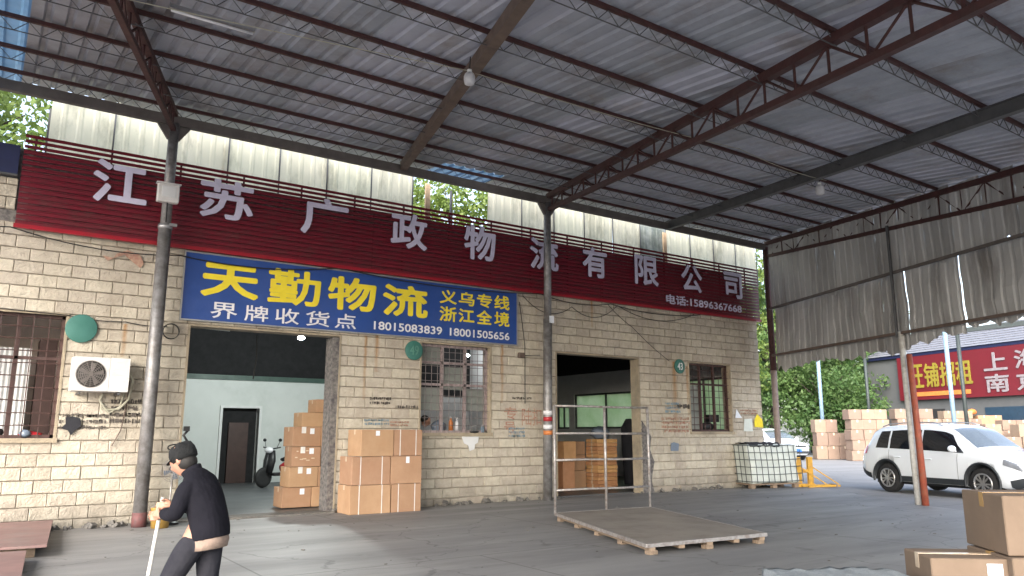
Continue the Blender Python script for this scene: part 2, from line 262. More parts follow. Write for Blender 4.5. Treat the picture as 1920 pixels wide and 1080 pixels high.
# ------------------------------------------------------------------ helpers
class MB:
    def __init__(s): s.v = []; s.f = []; s.mi = []; s.cur = 0; s.sm = []; s.smooth = False
    def add(s, vs, fs):
        o = len(s.v); s.v += [tuple(v) for v in vs]
        for f in fs: s.f.append(tuple(i+o for i in f)); s.mi.append(s.cur); s.sm.append(s.smooth)
        return s
    def box(s, c, d, rz=0, mtx=None, ch=0):
        x, y, z = (k/2 for k in d)
        if ch:
            vs = []; fs = []
            b = bmesh.new(); bmesh.ops.create_cube(b, size=1)
            for v in b.verts: v.co = Vector((v.co.x*d[0], v.co.y*d[1], v.co.z*d[2]))
            bmesh.ops.bevel(b, geom=list(b.edges), offset=ch, segments=1, affect='EDGES')
            b.verts.index_update(); vs = [v.co.copy() for v in b.verts]; fs = [[v.index for v in f.verts] for f in b.faces]; b.free()
        else:
            vs = [Vector(p) for p in ((-x,-y,-z),(x,-y,-z),(x,y,-z),(-x,y,-z),(-x,-y,z),(x,-y,z),(x,y,z),(-x,y,z))]
            fs = [(0,3,2,1),(4,5,6,7),(0,1,5,4),(1,2,6,5),(2,3,7,6),(3,0,4,7)]
        m = Matrix.Translation(c) @ (mtx if mtx else Matrix.Rotation(rz, 4, 'Z'))
        return s.add([m @ v for v in vs], fs)
    def span(s, x0, x1, y0, y1, z0, z1, ch=0):
        return s.box(((x0+x1)/2, (y0+y1)/2, (z0+z1)/2), (abs(x1-x0), abs(y1-y0), abs(z1-z0)), ch=ch)
    def beam(s, p0, p1, wd, ht, up=(0,0,1)):
        p0, p1 = Vector(p0), Vector(p1); d = (p1-p0).normalized(); a = d.cross(Vector(up))
        if a.length < 1e-4: a = d.cross(Vector((1,0,0)))
        a.normalize(); u = a.cross(d).normalized()
        vs = []
        for p in (p0, p1):
            for (i, j) in ((-1,-1),(1,-1),(1,1),(-1,1)): vs.append(p + a*(i*wd/2) + u*(j*ht/2))
        return s.add(vs, [(0,1,2,3)[::-1] and (3,2,1,0),(4,5,6,7),(0,1,5,4),(1,2,6,5),(2,3,7,6),(3,0,4,7)])
    def tube(s, pts, r, n=8, cap=True):
        pts = [Vector(p) for p in pts]; rr = r if isinstance(r, (list, tuple)) else [r]*len(pts)
        vs = []; fs = []; a = None
        sm = s.smooth; s.smooth = n > 5
        for i, p in enumerate(pts):
            d = (pts[min(i+1, len(pts)-1)]-pts[max(i-1, 0)])
            d = d.normalized() if d.length > 0 else Vector((0,0,1))
            if a is None:
                a = d.cross(Vector((0,0,1)));  a = a if a.length > .05 else d.cross(Vector((1,0,0)))
            a = (a - d*a.dot(d)).normalized(); b = d.cross(a)
            for k in range(n):
                t = 2*math.pi*k/n; vs.append(p + (a*math.cos(t)+b*math.sin(t))*rr[i])
        for i in range(len(pts)-1):
            for k in range(n): fs.append((i*n+k, i*n+(k+1)%n, (i+1)*n+(k+1)%n, (i+1)*n+k))
        if cap: fs += [tuple(range(n))[::-1], tuple(range((len(pts)-1)*n, len(pts)*n))]
        s.add(vs, fs); s.smooth = sm; return s
    def lathe(s, prof, n=20, c=(0,0,0), mtx=None, cap=True):
        vs = []; fs = []; sm = s.smooth; s.smooth = True
        for (r, z) in prof:
            for k in range(n):
                t = 2*math.pi*k/n; v = Vector((r*math.cos(t), r*math.sin(t), z))
                if mtx: v = mtx @ v
                vs.append(v + Vector(c))
        for i in range(len(prof)-1):
            for k in range(n): fs.append((i*n+k, i*n+(k+1)%n, (i+1)*n+(k+1)%n, (i+1)*n+k))
        if cap: fs += [tuple(range(n))[::-1], tuple(range((len(prof)-1)*n, len(prof)*n))]
        s.add(vs, fs); s.smooth = sm; return s
    def ell(s, c, r, n=14, m=9, mtx=None):
        vs = []; fs = []; sm = s.smooth; s.smooth = True
        for i in range(m+1):
            ph = math.pi*(i/m); ph = min(max(ph, .02), math.pi-.02)
            for k in range(n):
                t = 2*math.pi*k/n; v = Vector((r[0]*math.sin(ph)*math.cos(t), r[1]*math.sin(ph)*math.sin(t), -r[2]*math.cos(ph)))
                if mtx: v = mtx @ v
                vs.append(v + Vector(c))
        for i in range(m):
            for k in range(n): fs.append((i*n+k, i*n+(k+1)%n, (i+1)*n+(k+1)%n, (i+1)*n+k))
        fs += [tuple(range(n))[::-1], tuple(range(m*n, (m+1)*n))]
        s.add(vs, fs); s.smooth = sm; return s
    def prism(s, poly, y0, y1):            # polygon in XZ, thickness in Y
        n = len(poly); vs = [(x, y0, z) for x, z in poly]+[(x, y1, z) for x, z in poly]
        return s.add(vs, [tuple(range(n)), tuple(range(n, 2*n))[::-1]]+[(i, i+n, (i+1) % n+n, (i+1) % n) for i in range(n)])
    def mesh(s, name, mats):
        me = bpy.data.meshes.new(name); me.from_pydata(s.v, [], s.f)
        for m in (mats if isinstance(mats, list) else [mats]): me.materials.append(M[m] if isinstance(m, str) else m)
        me.polygons.foreach_set('material_index', s.mi); me.polygons.foreach_set('use_smooth', s.sm); me.update()
        return me
    def build(s, name, mats, parent=None, loc=None, rz=0):
        return link(name, s.mesh(name, mats), parent, loc, rz)
ROOT = {}
def link(name, me, parent=None, loc=None, rz=0, world=True):
    """coordinates given in world space unless loc is given (then local)"""
    o = bpy.data.objects.new(name, me); COL.objects.link(o)
    if parent is not None:
        o.parent = parent
        if loc is None and parent in ROOT and ROOT[parent] is not None: o.location = -ROOT[parent]
        if loc is None: ROOT[o] = Vector((0,0,0))   # sub-parts share the same frame
    if loc is not None: o.location = loc; o.rotation_euler = (0, 0, rz); ROOT[o] = Vector((0,0,0))
    return o
def tag(o, label, cat, group=None, kind=None):
    if label: o['label'] = label
    if cat: o['category'] = cat
    if group: o['group'] = group
    if kind: o['kind'] = kind
    return o
def thing(name, label, cat, base=(0,0,0), group=None, rz=None):
    """Empty at the base. rz None: children are given in world coordinates; otherwise local ones."""
    e = bpy.data.objects.new(name, None); COL.objects.link(e); e.empty_display_size = .2
    e.location = base; tag(e, label, cat, group)
    if rz is None: ROOT[e] = Vector(base)
    else: e.rotation_euler = (0, 0, rz); ROOT[e] = Vector((0,0,0))
    return e
def dup(root, loc, rz=None, label=None, group=None):
    r = root.copy(); COL.objects.link(r); r.location = loc; ROOT[r] = Vector((0,0,0))
    if rz is not None: r.rotation_euler = (0, 0, rz)
    if label: r['label'] = label
    if group: r['group'] = group
    for ch in list(root.children):
        c = ch.copy(); COL.objects.link(c); c.parent = r
        for g in ch.children:
            d = g.copy(); COL.objects.link(d); d.parent = c
    return r
def evalmesh(o, name):
    dg = bpy.context.evaluated_depsgraph_get(); me = bpy.data.meshes.new_from_object(o.evaluated_get(dg)); me.name = name
    return me
def text(body, x0, x1, z0, z1, y, mname, name='lettering', parent=None, depth=.01, bold=.02, mtx=None, side=None):
    """lettering fitted to a rectangle of the vertical plane y (front faces -Y); mtx maps that frame to the world"""
    c = bpy.data.curves.new('t', 'FONT'); c.body = body; c.offset = 0; c.resolution_u = 3
    c.extrude = .5
    o = bpy.data.objects.new('t', c); COL.objects.link(o); bpy.context.view_layer.update()
    me = evalmesh(o, name); bpy.data.objects.remove(o)
    n = len(me.vertices); a = np.empty(n*3); me.vertices.foreach_get('co', a); a = a.reshape(-1, 3)
    lo, hi = a.min(0), a.max(0)
    X = x0 + (a[:, 0]-lo[0])/(hi[0]-lo[0])*(x1-x0); Z = z0 + (a[:, 1]-lo[1])/(hi[1]-lo[1])*(z1-z0)
    Y = y - (a[:, 2]-lo[2])/(hi[2]-lo[2])*depth
    b = np.stack([X, Y, Z], 1)
    me.vertices.foreach_set('co', b.ravel())
    if bold > 0:
        nc = max(1, len(body)*.6) if all(ord(ch) < 128 for ch in body) else len(body)
        e = bold*.85*min(abs(z1-z0), abs(x1-x0)/nc); bm_ = bmesh.new(); cx, cz = (x0+x1)/2, (z0+z1)/2
        fx, fz = 1-2*e/abs(x1-x0), 1-2*e/abs(z1-z0)
        for k in range(8):
            a_ = k*math.pi/4; m2 = me.copy()
            m2.transform(Matrix.Translation((cx+e*math.cos(a_), -k*.0004, cz+e*math.sin(a_))) @ Matrix.Diagonal((fx, 1, fz, 1)) @ Matrix.Translation((-cx, 0, -cz)))
            bm_.from_mesh(m2); bpy.data.meshes.remove(m2)
        bm_.to_mesh(me); bm_.free()
    me.materials.clear(); me.materials.append(M[mname])
    if side:
        me.materials.append(M[side])
        me.update()
        nn = np.empty(len(me.polygons)*3); me.polygons.foreach_get('normal', nn); nn = nn.reshape(-1, 3)
        me.polygons.foreach_set('material_index', (np.abs(nn[:, 1]) < .5).astype(np.int32))
    if mtx: me.transform(mtx)
    me.update()
    return link(name, me, parent)

WY = 14.05          # facade plane
S = .10
def roof_z(y): return 7.0 + S*(y-13.6)
EA = R(23.9); ED = Vector((-math.sin(EA), -math.cos(EA), 0)); E0 = Vector((18.45, 13.6, 0))
def edge_x(y): return 18.45 + (y-13.6)*math.tan(EA)

# ================================================================== SETTING
g = MB(); g.add([(-400,-400,-.02),(400,-400,-.02),(400,400,-.02),(-400,400,-.02)], [(0,1,2,3)])
tag(g.build('ground', 'soil'), None, None, kind='structure')
# pale yard beyond the canopy, dark worn floor under it
g = MB(); g.add([(-30,-30,-.008),(90,-30,-.008),(90,70,-.008),(-30,70,-.008)], [(0,1,2,3)])
tag(g.build('yard_pavement', 'yard'), None, None, kind='structure')
g = MB(); g.add([(-30,-14,-.002),(edge_x(-14)-.1,-14,-.002),(edge_x(8.4),8.4,-.002),(edge_x(13)+.9,13,-.002),(20.2,14.0,-.002),(20.2,14.2,-.002),(-30,14.2,-.002)], [(0,1,2,3,4,5,6)])
tag(g.build('concrete_floor', 'conc'), None, None, kind='structure')

# ================================================================== BUILDING
bld = thing('warehouse_building', 'cream block warehouse with two loading doors under a long red signboard', 'building', (9, 18, 0))
XL, XR = -3.2, 18.43
OPEN = dict(w1=(-.95, 1.0, 1.38, 3.31), d1=(2.88, 5.63, -.1, 3.3), w2=(7.43, 9.13, 1.46, 3.3), d2=(10.98, 13.6, -.1, 3.3), w3=(15.46, 17.1, 1.49, 3.3))
def clip_rects(x0, x1, z0, z1):
    rs = [(x0, x1, z0, z1)]
    for (a, b, c, d) in OPEN.values():
        nr = []
        for (p, q, r_, s_) in rs:
            if q <= a or p >= b or s_ <= c+.001 or r_ >= d-.001: nr.append((p, q, r_, s_)); continue
            if p < a: nr.append((p, a, r_, s_))
            if q > b: nr.append((b, q, r_, s_))
            mp, mq = max(p, a), min(q, b)
            if s_ > d+.03 and r_ < d: nr.append((mp, mq, d, s_))
            if r_ < c-.03 and s_ > c: nr.append((mp, mq, r_, c))
        rs = nr
    return rs
# mortar core wall with the openings left out (a grid of slabs)
mb = MB(); xs = sorted({XL, XR-.03, *[v for o in OPEN.values() for v in o[:2]]}); zs = sorted({-.1, 4.75, *[v for o in OPEN.values() for v in o[2:]]})
for i in range(len(xs)-1):
    for j in range(len(zs)-1):
        cx, cz = (xs[i]+xs[i+1])/2, (zs[j]+zs[j+1])/2
        if not any(a < cx < b and c < cz < d for a, b, c, d in OPEN.values()):
            mb.span(xs[i], xs[i+1], WY+.02, WY+.25, zs[j], zs[j+1])
mb.build('mortar_wall', 'mortar', bld)
# blocks
def block_mesh(w_, h_, seed):
    rn = random.Random(seed); g_ = .0045; c = .010; y0 = -.010-rn.random()*.004
    x, z = w_/2-g_*.45, h_/2-g_
    vs = [(-x,.02,-z),(x,.02,-z),(x,.02,z),(-x,.02,z),(-x,.0,-z),(x,.0,-z),(x,.0,z),(-x,.0,z)]
    i0 = len(vs)
    xi, zi = max(x-c, x*.5), max(z-c, z*.5)
    for (p, q) in ((-xi,-zi),(0,-zi),(xi,-zi),(xi,0),(xi,zi),(0,zi),(-xi,zi),(-xi,0),(0,0)): vs.append((p, y0-rn.random()*.009, q))
    fs = [(0,1,5,4),(1,2,6,5),(2,3,7,6),(3,0,4,7)]
    a = i0
    fs += [(4,5,a+2,a+1,a),(5,6,a+4,a+3,a+2),(6,7,a+6,a+5,a+4),(7,4,a,a+7,a+6),(a,a+1,a+8,a+7),(a+1,a+2,a+3,a+8),(a+8,a+3,a+4,a+5),(a+7,a+8,a+5,a+6)]
    return vs, fs
rects = []
for c in range(30):
    z0 = c*.2+.02-.08; z1 = z0+.2
    hi = z0 > 4.72
    if z0 > 5.4: continue
    z1 = min(z1, 5.46 if hi else 4.75) if not (z0 < 4.75 < z1) else 4.75
    XR_ = .13 if hi else XR
    off = (0 if c % 2 else .2) + random.uniform(-.03, .03)
    x = XL - .4 + off
    while x < XR_:
        a, b = max(x, XL), min(x+.4, XR_); x += .4
        if b-a < .03: continue
        for r_ in clip_rects(a, b, z0, z1):
            if r_[1]-r_[0] > .03 and r_[3]-r_[2] > .03 and not (r_[2] < .1 and random.random() < .12): rects.append(r_)
camv = Vector((0, 0, H))
def vis(r_):
    c = Vector(((r_[0]+r_[1])/2, WY, (r_[2]+r_[3])/2)); inv = (r_[1] < .25) or ( 2.75 < c.x < 9.8 and 3.42 < c.z < 4.6)
    return (r_[1]-r_[0])*(r_[3]-r_[2])/(c-camv).length_squared*(0 if inv else 1)
rects.sort(key=vis, reverse=True)
full = [MB().add(*block_mesh(.4, .2, k)).mesh('block', 'block') for k in range(10)]
rest = MB()
for i, (a, b, c, d) in enumerate(rects):
    cx, cz = (a+b)/2, (c+d)/2
    if i < 300:
        me = random.choice(full) if abs(b-a-.4) < .001 and abs(d-c-.2) < .001 else MB().add(*block_mesh(b-a, d-c, i)).mesh('block', 'block')
        o = bpy.data.objects.new('block', me); COL.objects.link(o); o.parent = bld; o.location = Vector((cx, WY+random.uniform(-.004, .004), cz))-ROOT[bld]
    else:
        vs, fs = block_mesh(b-a, d-c, i); rest.add([(x+cx, y+WY, z+cz) for x, y, z in vs], fs)
o = rest.build('block_courses', 'block', bld); o['kind'] = 'stuff'
# parapet behind the sign, gable, back, roof slab
mb = MB(); mb.span(XL, 17.75, WY+.03, WY+.25, 4.75, 5.98); mb.build('parapet', 'darkrender', bld)
mb = MB()
GW = [(15.2, 16.8, 1.5, 3.1), (18.8, 22.2, 1.6, 2.85), (22.5, 23.25, 1.6, 2.45)]   # openings in the right gable (y0,y1,z0,z1)
ys = sorted({WY+.25, 23.5, *[v for o in GW for v in o[:2]]}); zs = sorted({-.1, 4.75, *[v for o in GW for v in o[2:]]})
for i in range(len(ys)-1):
    for j in range(len(zs)-1):
        cy, cz = (ys[i]+ys[i+1])/2, (zs[j]+zs[j+1])/2
        if not any(a < cy < b and c < cz < d for a, b, c, d in GW): mb.span(XR-.25, XR-.002, ys[i], ys[i+1], zs[j], zs[j+1])
mb.span(XL, XL+.2, WY+.25, 23.5, -.1, 4.75); mb.span(XL, XR, 23.5, 23.7, -.1, 4.75)
mb.build('gable_wall', 'inner_grey', bld)
mb = MB(); mb.span(XL-.1, XR+.15, WY+.28, 23.9, 4.76, 4.9); mb.build('roof_slab', 'render', bld)
# rendered reveals round the openings
for k, (a, b, c, d) in OPEN.items():
    mb = MB(); t = .035; y0, y1 = WY-.03, WY+.27
    mat_ = 'darkrender' if k == 'd1' else 'render'
    if k[0] == 'w': mb.span(a-.05, b+.05, y0-.03, y1, c-.07, c)      # sill
    mb.span(a-t, a+.002, y0, y1, max(c, 0), d+t); mb.span(b-.002, b+t, y0, y1, max(c, 0), d+t); mb.span(a+.002, b-.002, y0, y1, d, d+t)
    mb.build('door_reveal' if k[0] == 'd' else 'window_reveal', 'render', bld)
# scuffed dark jamb render of door 1 and torn patch beside door 2
mb = MB(); mb.span(5.50, 5.628, WY-.026, WY+.34, 0.02, 3.28)
mb.build('scuffed_jamb', 'darkrender', bld)
mb = MB(); mb.prism([(13.66,0),(14.02,0),(13.93,.3),(14.05,.75),(13.9,1.05),(13.97,1.35),(13.8,1.6),(13.66,1.75)], WY-.035, WY+.0); mb.build('render_patch', 'darkrender', bld)
# interior shell
mb = MB(); mb.span(XL+.2, XR-.26, WY+.26, 23.49, -.05, .012); tag(mb.build('floor', 'inner_floor', bld), None, None)
mb = MB()
mb.span(2.2, 10.9, 23.2, 23.3, .02, 2.95)
o = None
m2 = MB(); DX0, DX1, DZ = 5.82, 6.88, 2.17
m2.span(1.9, DX0, 23.2, 23.28, .012, 2.98); m2.span(DX1, 10.9, 23.2, 23.28, .012, 2.98); m2.span(DX0, DX1, 23.2, 23.28, DZ, 2.98)
m2.span(1.8, 1.9, WY+.3, 23.28, .012, 2.98)
m2.build('partition_panel', 'mint', bld)
m2 = MB(); m2.span(1.9, 10.9, 23.12, 23.28, 2.98, 3.12); m2.build('partition_rail', 'greenframe', bld)
m2 = MB(); m2.span(DX0-.07, DX0, 23.14, 23.3, .012, DZ+.07); m2.span(DX1, DX1+.07, 23.14, 23.3, .012, DZ+.07); m2.span(DX0, DX1, 23.14, 23.3, DZ, DZ+.07)
m2.build('inner_door_frame', 'white_pt', bld)
m2 = MB(); m2.span(DX0, DX1, 23.45, 23.49, .012, DZ); m2.build('dark_doorway', 'inner_dark', bld)  # near-black sheet carrying the shade of the unlit room beyond
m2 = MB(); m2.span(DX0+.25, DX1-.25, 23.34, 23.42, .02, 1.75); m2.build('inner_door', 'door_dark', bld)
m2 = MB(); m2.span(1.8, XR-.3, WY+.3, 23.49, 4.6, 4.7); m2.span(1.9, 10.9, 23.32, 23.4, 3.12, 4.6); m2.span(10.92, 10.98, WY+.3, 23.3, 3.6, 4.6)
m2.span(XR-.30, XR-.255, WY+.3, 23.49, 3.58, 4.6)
m2.build('dark_ceiling', 'inner_dark', bld)  # ceiling and upper wall sheets, shade of the void painted near-black
# wall between the halls and office box behind window 2
m2 = MB(); m2.span(10.3, 10.4, WY+.27, 23.2, .012, 4.6); m2.build('hall_wall', 'inner_grey', bld)
m2 = MB(); m2.span(6.75, 6.8, WY+.27, 16.85, .012, 2.7); m2.span(6.8, 10.3, 16.8, 16.85, .012, 2.35); m2.build('office_partition', 'inner_grey', bld)
m2 = MB(); m2.span(6.75, 10.3, 16.78, 16.86, 2.35, 4.6); m2.span(6.74, 6.8, WY+.27, 16.78, 2.7, 4.6); m2.build('void_shade_sheet', 'inner_dark', bld)  # black sheets stand in for the unlit void above the partition
m2 = MB(); m2.span(-3, 1.78, 16.2, 16.25, .012, 4.6); m2.build('office_wall', 'inner_pink', bld)
m2 = MB(); m2.span(.72, .98, 14.9, 15.4, .012, 3.0); m2.build('cupboard', 'door_dark', bld)
for (x0, x1, c) in ((-.9, .1, 'inner_pink'), (.12, .62, 'white_pt')):
    mb = MB(); n = 14
    for i in range(n):
        xa = x0+(x1-x0)*i/n; xb = x0+(x1-x0)*(i+1)/n
        mb.add([(xa, 15.0+.03*(i % 2), 1.3), (xb, 15.0+.03*((i+1) % 2), 1.3), (xb, 15.0+.03*((i+1) % 2), 2.85), (xa, 15.0+.03*(i % 2), 2.85)], [(0,1,2,3)])
    mb.build('curtain', c, bld)
# window joinery and bars
def window(k, frame_m, nx, nz, bar_m, mull=(), trans=(), panes=(), r=.007):
    a, b, c, d = OPEN[k]; y = WY+.12
    w_ = MB()
    for (x0, x1, z0, z1) in ((a,a+.05,c,d),(b-.05,b,c,d),(a,b,c,c+.05),(a,b,d-.05,d)): w_.span(x0, x1, y-.03, y+.04, z0, z1)
    for x in mull: w_.span(x-.03, x+.03, y-.025, y+.035, c, d)
    for z in trans: w_.span(a, b, y-.025, y+.035, z-.025, z+.025)
    wi = w_.build('window', frame_m, bld)
    for (x0, x1, z0, z1, m_) in panes:
        MB().span(x0, x1, y+.036, y+.046, z0, z1).build('pane', m_, wi)
    for i in range(1, nx):
        x = a+(b-a)*i/nx; t = MB(); t.tube([(x, y-.07, c), (x, y-.07, d)], r, 5, False); t.build('bar', bar_m, wi)
    for j in range(1, nz):
        z = c+(d-c)*j/nz; t = MB(); t.tube([(a+(b-a)*q/8, y-.082+random.uniform(-.006, .006), z+random.uniform(-.008, .008)) for q in range(9)], r, 5, False); t.build('bar', bar_m, wi)
    return wi
window('w1', 'rustbar', 9, 10, 'rustbar', mull=(.38,), trans=(2.62,), r=.009)
A2 = OPEN['w2']; q = (A2[1]-A2[0])/3
window('w2', 'whitebar', 12, 12, 'palebar', mull=(A2[0]+q, A2[0]+2*q), trans=(2.92, 2.46), panes=(
    (7.48, 7.97, 2.88, 3.27, 'frost'), (8.03, 8.55, 2.36, 2.84, 'frost'), (7.48, 7.97, 1.92, 2.4, 'frost'), (8.59, 9.08, 1.92, 2.4, 'frost')), r=.006)
window('w3', 'rustbar', 8, 10, 'rustbar', mull=(16.0, 16.55), trans=(2.75,), panes=((15.5, 16.0, 1.55, 2.72, 'frost'),), r=.008)
# gable windows (frames)
for (y0, y1, z0, z1) in GW:
    t = MB(); x0, x1 = XR-.2, XR-.1
    t.span(x0, x1, y0, y0+.06, z0, z1); t.span(x0, x1, y1-.06, y1, z0, z1); t.span(x0, x1, y0, y1, z0, z0+.06); t.span(x0, x1, y0, y1, z1-.06, z1); t.span(x0, x1, (y0+y1)/2-.03, (y0+y1)/2+.03, z0, z1)
    gw = t.build('gable_window', 'steel_dark', bld)
    for (ya, yb) in ((y0+.06, (y0+y1)/2-.03), ((y0+y1)/2+.03, y1-.06)): MB().span(x0+.04, x0+.05, ya, yb, z0+.06, z1-.06).build('pane', 'hazy', gw)
# cream sheets standing on the parapet
def corr(mb, p0, ux, uy, wid, ln, pitch, amp, nrm, zmid=None):
    """trapezoid sheet from p0, across ux (width), along uy (length)"""
    p0, ux, uy, nrm = map(Vector, (p0, ux, uy, nrm)); xs = []; n = int(round(wid/pitch))
    for i in range(n):
        b = i*pitch; xs += [(b, 0), (b+pitch*.56, 0), (b+pitch*.68, amp), (b+pitch*.88, amp)]
    xs.append((n*pitch, 0))
    o = len(mb.v); vs = []
    for (x, a) in xs: vs.append(p0+ux*x+nrm*a)
    for (x, a) in xs: vs.append(p0+ux*x+nrm*a+uy*ln)
    k = len(xs); mb.add(vs, [(i, i+1, i+1+k, i+k) for i in range(k-1)])
x = .47; i = 0
while x < 18.95:
    wd = 1.0
    if not (7.8 < x+.5 < 9.4):
        mb = MB(); top = 7.35+random.uniform(-.02, .02)
        corr(mb, (x+.01, 14.72+.004*i % .01, 5.9), (1,0,0), (0,0,1), 1.0, top-5.9, .25, .014, (0,-1,0))
        tl = random.uniform(-.012, .012); mb.v = [(vx+(vz-6.5)*tl, vy+.05*noise.noise(Vector((vx*.7, 0, vz*2))), vz) for vx, vy, vz in mb.v]
        mb.build('clerestory_sheet', 'frp_grey' if 14.3 < x < 15.2 else 'frp', bld)
        MB().span(x+.985, x+1.012, 14.69, 14.705, 5.9, 7.2).build('sheet_seam', 'steel_dark', bld)
    x += wd; i += 1
for xx in (7.78, 15.35): MB().span(xx, xx+.12, 14.66, 14.71, 5.9, 7.02).build('timber_strip', 'ply_strip', bld)
mb = MB()
for xx in (.47, 3.4, 5.5, 8.5, 11.5, 14.5, 17.5): mb.span(xx-.02, xx+.02, 14.75, 14.79, 4.9, 7.0)
mb.build('sheet_support', 'steel_dark', bld)
# broken rubble skirting at the foot of the wall
rb = MB(); rn = random.Random(3)
for i in range(420):
    x = rn.uniform(-3, 18.4)
    if 3.0 < x < 5.5 or 11.1 < x < 13.5: continue
    if x > 6 and rn.random() < .6: continue
    s_ = rn.uniform(.02, .09); rb.box((x, WY-.03-rn.random()*(.2 if x < 2.2 else .07), s_*.25), (s_*1.7, s_*1.2, s_*.8), mtx=Euler((rn.random(), rn.random(), rn.random()*6)).to_matrix().to_4x4())
tag(rb.build('rubble', 'rubble'), None, None, kind='stuff')
tag(MB().span(2.88, 5.63, WY-.16, WY+.3, -.02, .03).build('door_threshold', 'rubble'), None, None, kind='structure')

# ================================================================== RED SIGN
sg = thing('red_signboard', 'long dark red slatted signboard with ten white Chinese characters', 'signboard', (9.3, 13.92, 4.68))
nS = 17; p = 1.52/nS
for i in range(nS):
    z = 4.68+p*(i+.5); mb = MB(); x0, x1 = .15, 18.45
    h = p*.5 if i > 13 else p*.62 if i > 9 else p*.8
    # slat with rolled lip
    for (a, b) in ((x0, 6.2), (6.205, 12.3), (12.305, x1)):
        j = random.uniform(-.003, .003); mb.span(a, b, 13.93, 13.948, z-h/2+j, z+h/2+j); mb.span(a, b, 13.915, 13.93, z+h/2-.014+j, z+h/2+j)
    mb.build('slat', 'sign_red', sg)
MB().span(.13, 18.47, 13.9, 13.97, 4.63, 4.695).build('bottom_trim', 'sign_trim', sg)
for xx in np.arange(.3, 18.5, 1.1): MB().span(xx-.015, xx+.015, 13.952, 13.98, 4.7, 6.17).build('backing_post', 'steel_red', sg)
LET = [('江', 1.14, 1.98, 5.24, 5.98), ('苏', 2.83, 3.78, 5.25, 5.99), ('广', 4.68, 5.64, 5.22, 5.98), ('政', 6.57, 7.42, 5.22, 5.98), ('物', 8.33, 9.16, 5.2, 5.99), ('流', 10.11, 10.95, 5.2, 5.96),
       ('有', 11.69, 12.49, 5.2, 5.96), ('限', 13.43, 14.28, 5.2, 5.98), ('公', 15.14, 15.96, 5.2, 5.95), ('司', 16.87, 17.64, 5.2, 5.95)]
for (c, a, b, z0, z1) in LET:
    text(c, a, b, z0, z1, 13.905, 'letter', 'character', sg, depth=.035, bold=.034, side='letter_side')
text('电话:15896367668', 14.57, 17.61, 4.80, 5.06, 13.912, 'letter', 'phone_number', sg, depth=.012, bold=.028)
# ================================================================== BLUE SIGN
bs = thing('blue_signboard', 'blue shop sign with yellow Chinese characters above the left loading door', 'signboard', (6.25, 13.95, 3.4))
MB().span(2.7, 9.8, 13.97, 14.01, 3.41, 4.59).build('panel', 'blue', bs)
mb = MB()
for (a, b, c, d) in ((2.68, 9.82, 3.385, 3.41), (2.68, 9.82, 4.59, 4.615), (2.68, 2.7, 3.41, 4.59), (9.8, 9.82, 3.41, 4.59)): mb.span(a, b, 13.955, 14.015, c, d)
mb.build('edge_frame', 'alu', bs)
YB = 13.966
for (c, a, b, z0, z1, bo) in (('天', 2.98, 4.0, 3.84, 4.46, .05), ('勤', 4.16, 5.18, 3.82, 4.5, .034), ('物', 5.32, 6.34, 3.82, 4.49, .045), ('流', 6.48, 7.52, 3.80, 4.46, .045),
                              ('义', 7.80, 8.22, 4.17, 4.47, .035), ('乌', 8.27, 8.67, 4.17, 4.47, .03), ('专', 8.73, 9.13, 4.17, 4.48, .03), ('线', 9.19, 9.6, 4.17, 4.49, .03),
                              ('浙', 7.80, 8.22, 3.79, 4.11, .03), ('江', 8.27, 8.67, 3.80, 4.10, .035), ('全', 8.73, 9.13, 3.80, 4.11, .035), ('境', 9.19, 9.6, 3.79, 4.12, .028)):
    text(c, a, b, z0, z1, YB, 'yellow_v', 'character', bs, depth=.003, bold=bo)
for (c, a, b) in (('界', 3.17, 3.66), ('牌', 3.76, 4.22), ('收', 4.32, 4.80), ('货', 4.90, 5.40), ('点', 5.48, 5.95)):
    text(c, a+.01, b-.02, 3.46, 3.75, YB, 'white_v', 'character', bs, depth=.003, bold=.012)
text('18015083839', 6.31, 7.87, 3.49, 3.66, YB, 'white_v', 'phone_number', bs, depth=.003, bold=.03)
text('18001505656', 8.06, 9.6, 3.49, 3.66, YB, 'white_v', 'phone_number', bs, depth=.003, bold=.03)
# neighbour's dark blue sign at far left
t = thing('dark_blue_signboard', 'end of a dark blue signboard left of the red slatted sign', 'signboard', (-1.5, 13.98, 5.55))
MB().span(-3.0, .1, 13.96, 14.0, 5.5, 5.98).build('panel', 'darkblue', t)
MB().span(-3.0, .1, 13.94, 14.02, 5.47, 5.5).build('edge_frame', 'steel_dark', t)

# ================================================================== CANOPY
cn = thing('shed_canopy', 'open steel yard canopy with corrugated roof and dark red lattice joists', 'canopy', (8, 5, 0))
TA = R(17.5)
YB_, YF = -3.6, 14.25
XLE = -4.5
# roof sheets
def sheet(x0, wid, y0, y1, m_, pitch=.25, amp=.032, dz=0):
    mb = MB(); sl_ = Vector((0, 1, S)).normalized(); ln = (y1-y0)/sl_.y
    corr(mb, (x0, y0, roof_z(y0)+.06+dz), (1,0,0), sl_, wid, ln, pitch, amp, (0, 0, 1)); return mb.build('roof_sheet', m_, cn)
x = XLE
while x < 19.3:
    ye = YB_
    if x+.75 > edge_x(YB_)+.3: ye = 13.6+(x-.1-18.75)/math.tan(EA)
    if x < 1.4:
        if x < -.3: sheet(x, .75, ye, YF, 'sheet_blue' if (x > -3.2) else 'sheet_old', .25, .04)  # blue sheets put the metal's sky reflection into their colour
        else: sheet(x, .75, ye, YF, 'sheet_old', .25, .05)
        x += .75; continue
    if 7.3 < x+.3 < 9.0: sheet(x, .75, ye, 13.3, 'sheet'); sheet(x, .75, 13.31, 14.25, 'sheet_blue', dz=.002)
    elif ye < YF-.3: sheet(x, .75, ye, YF, 'sheet')
    x += .75
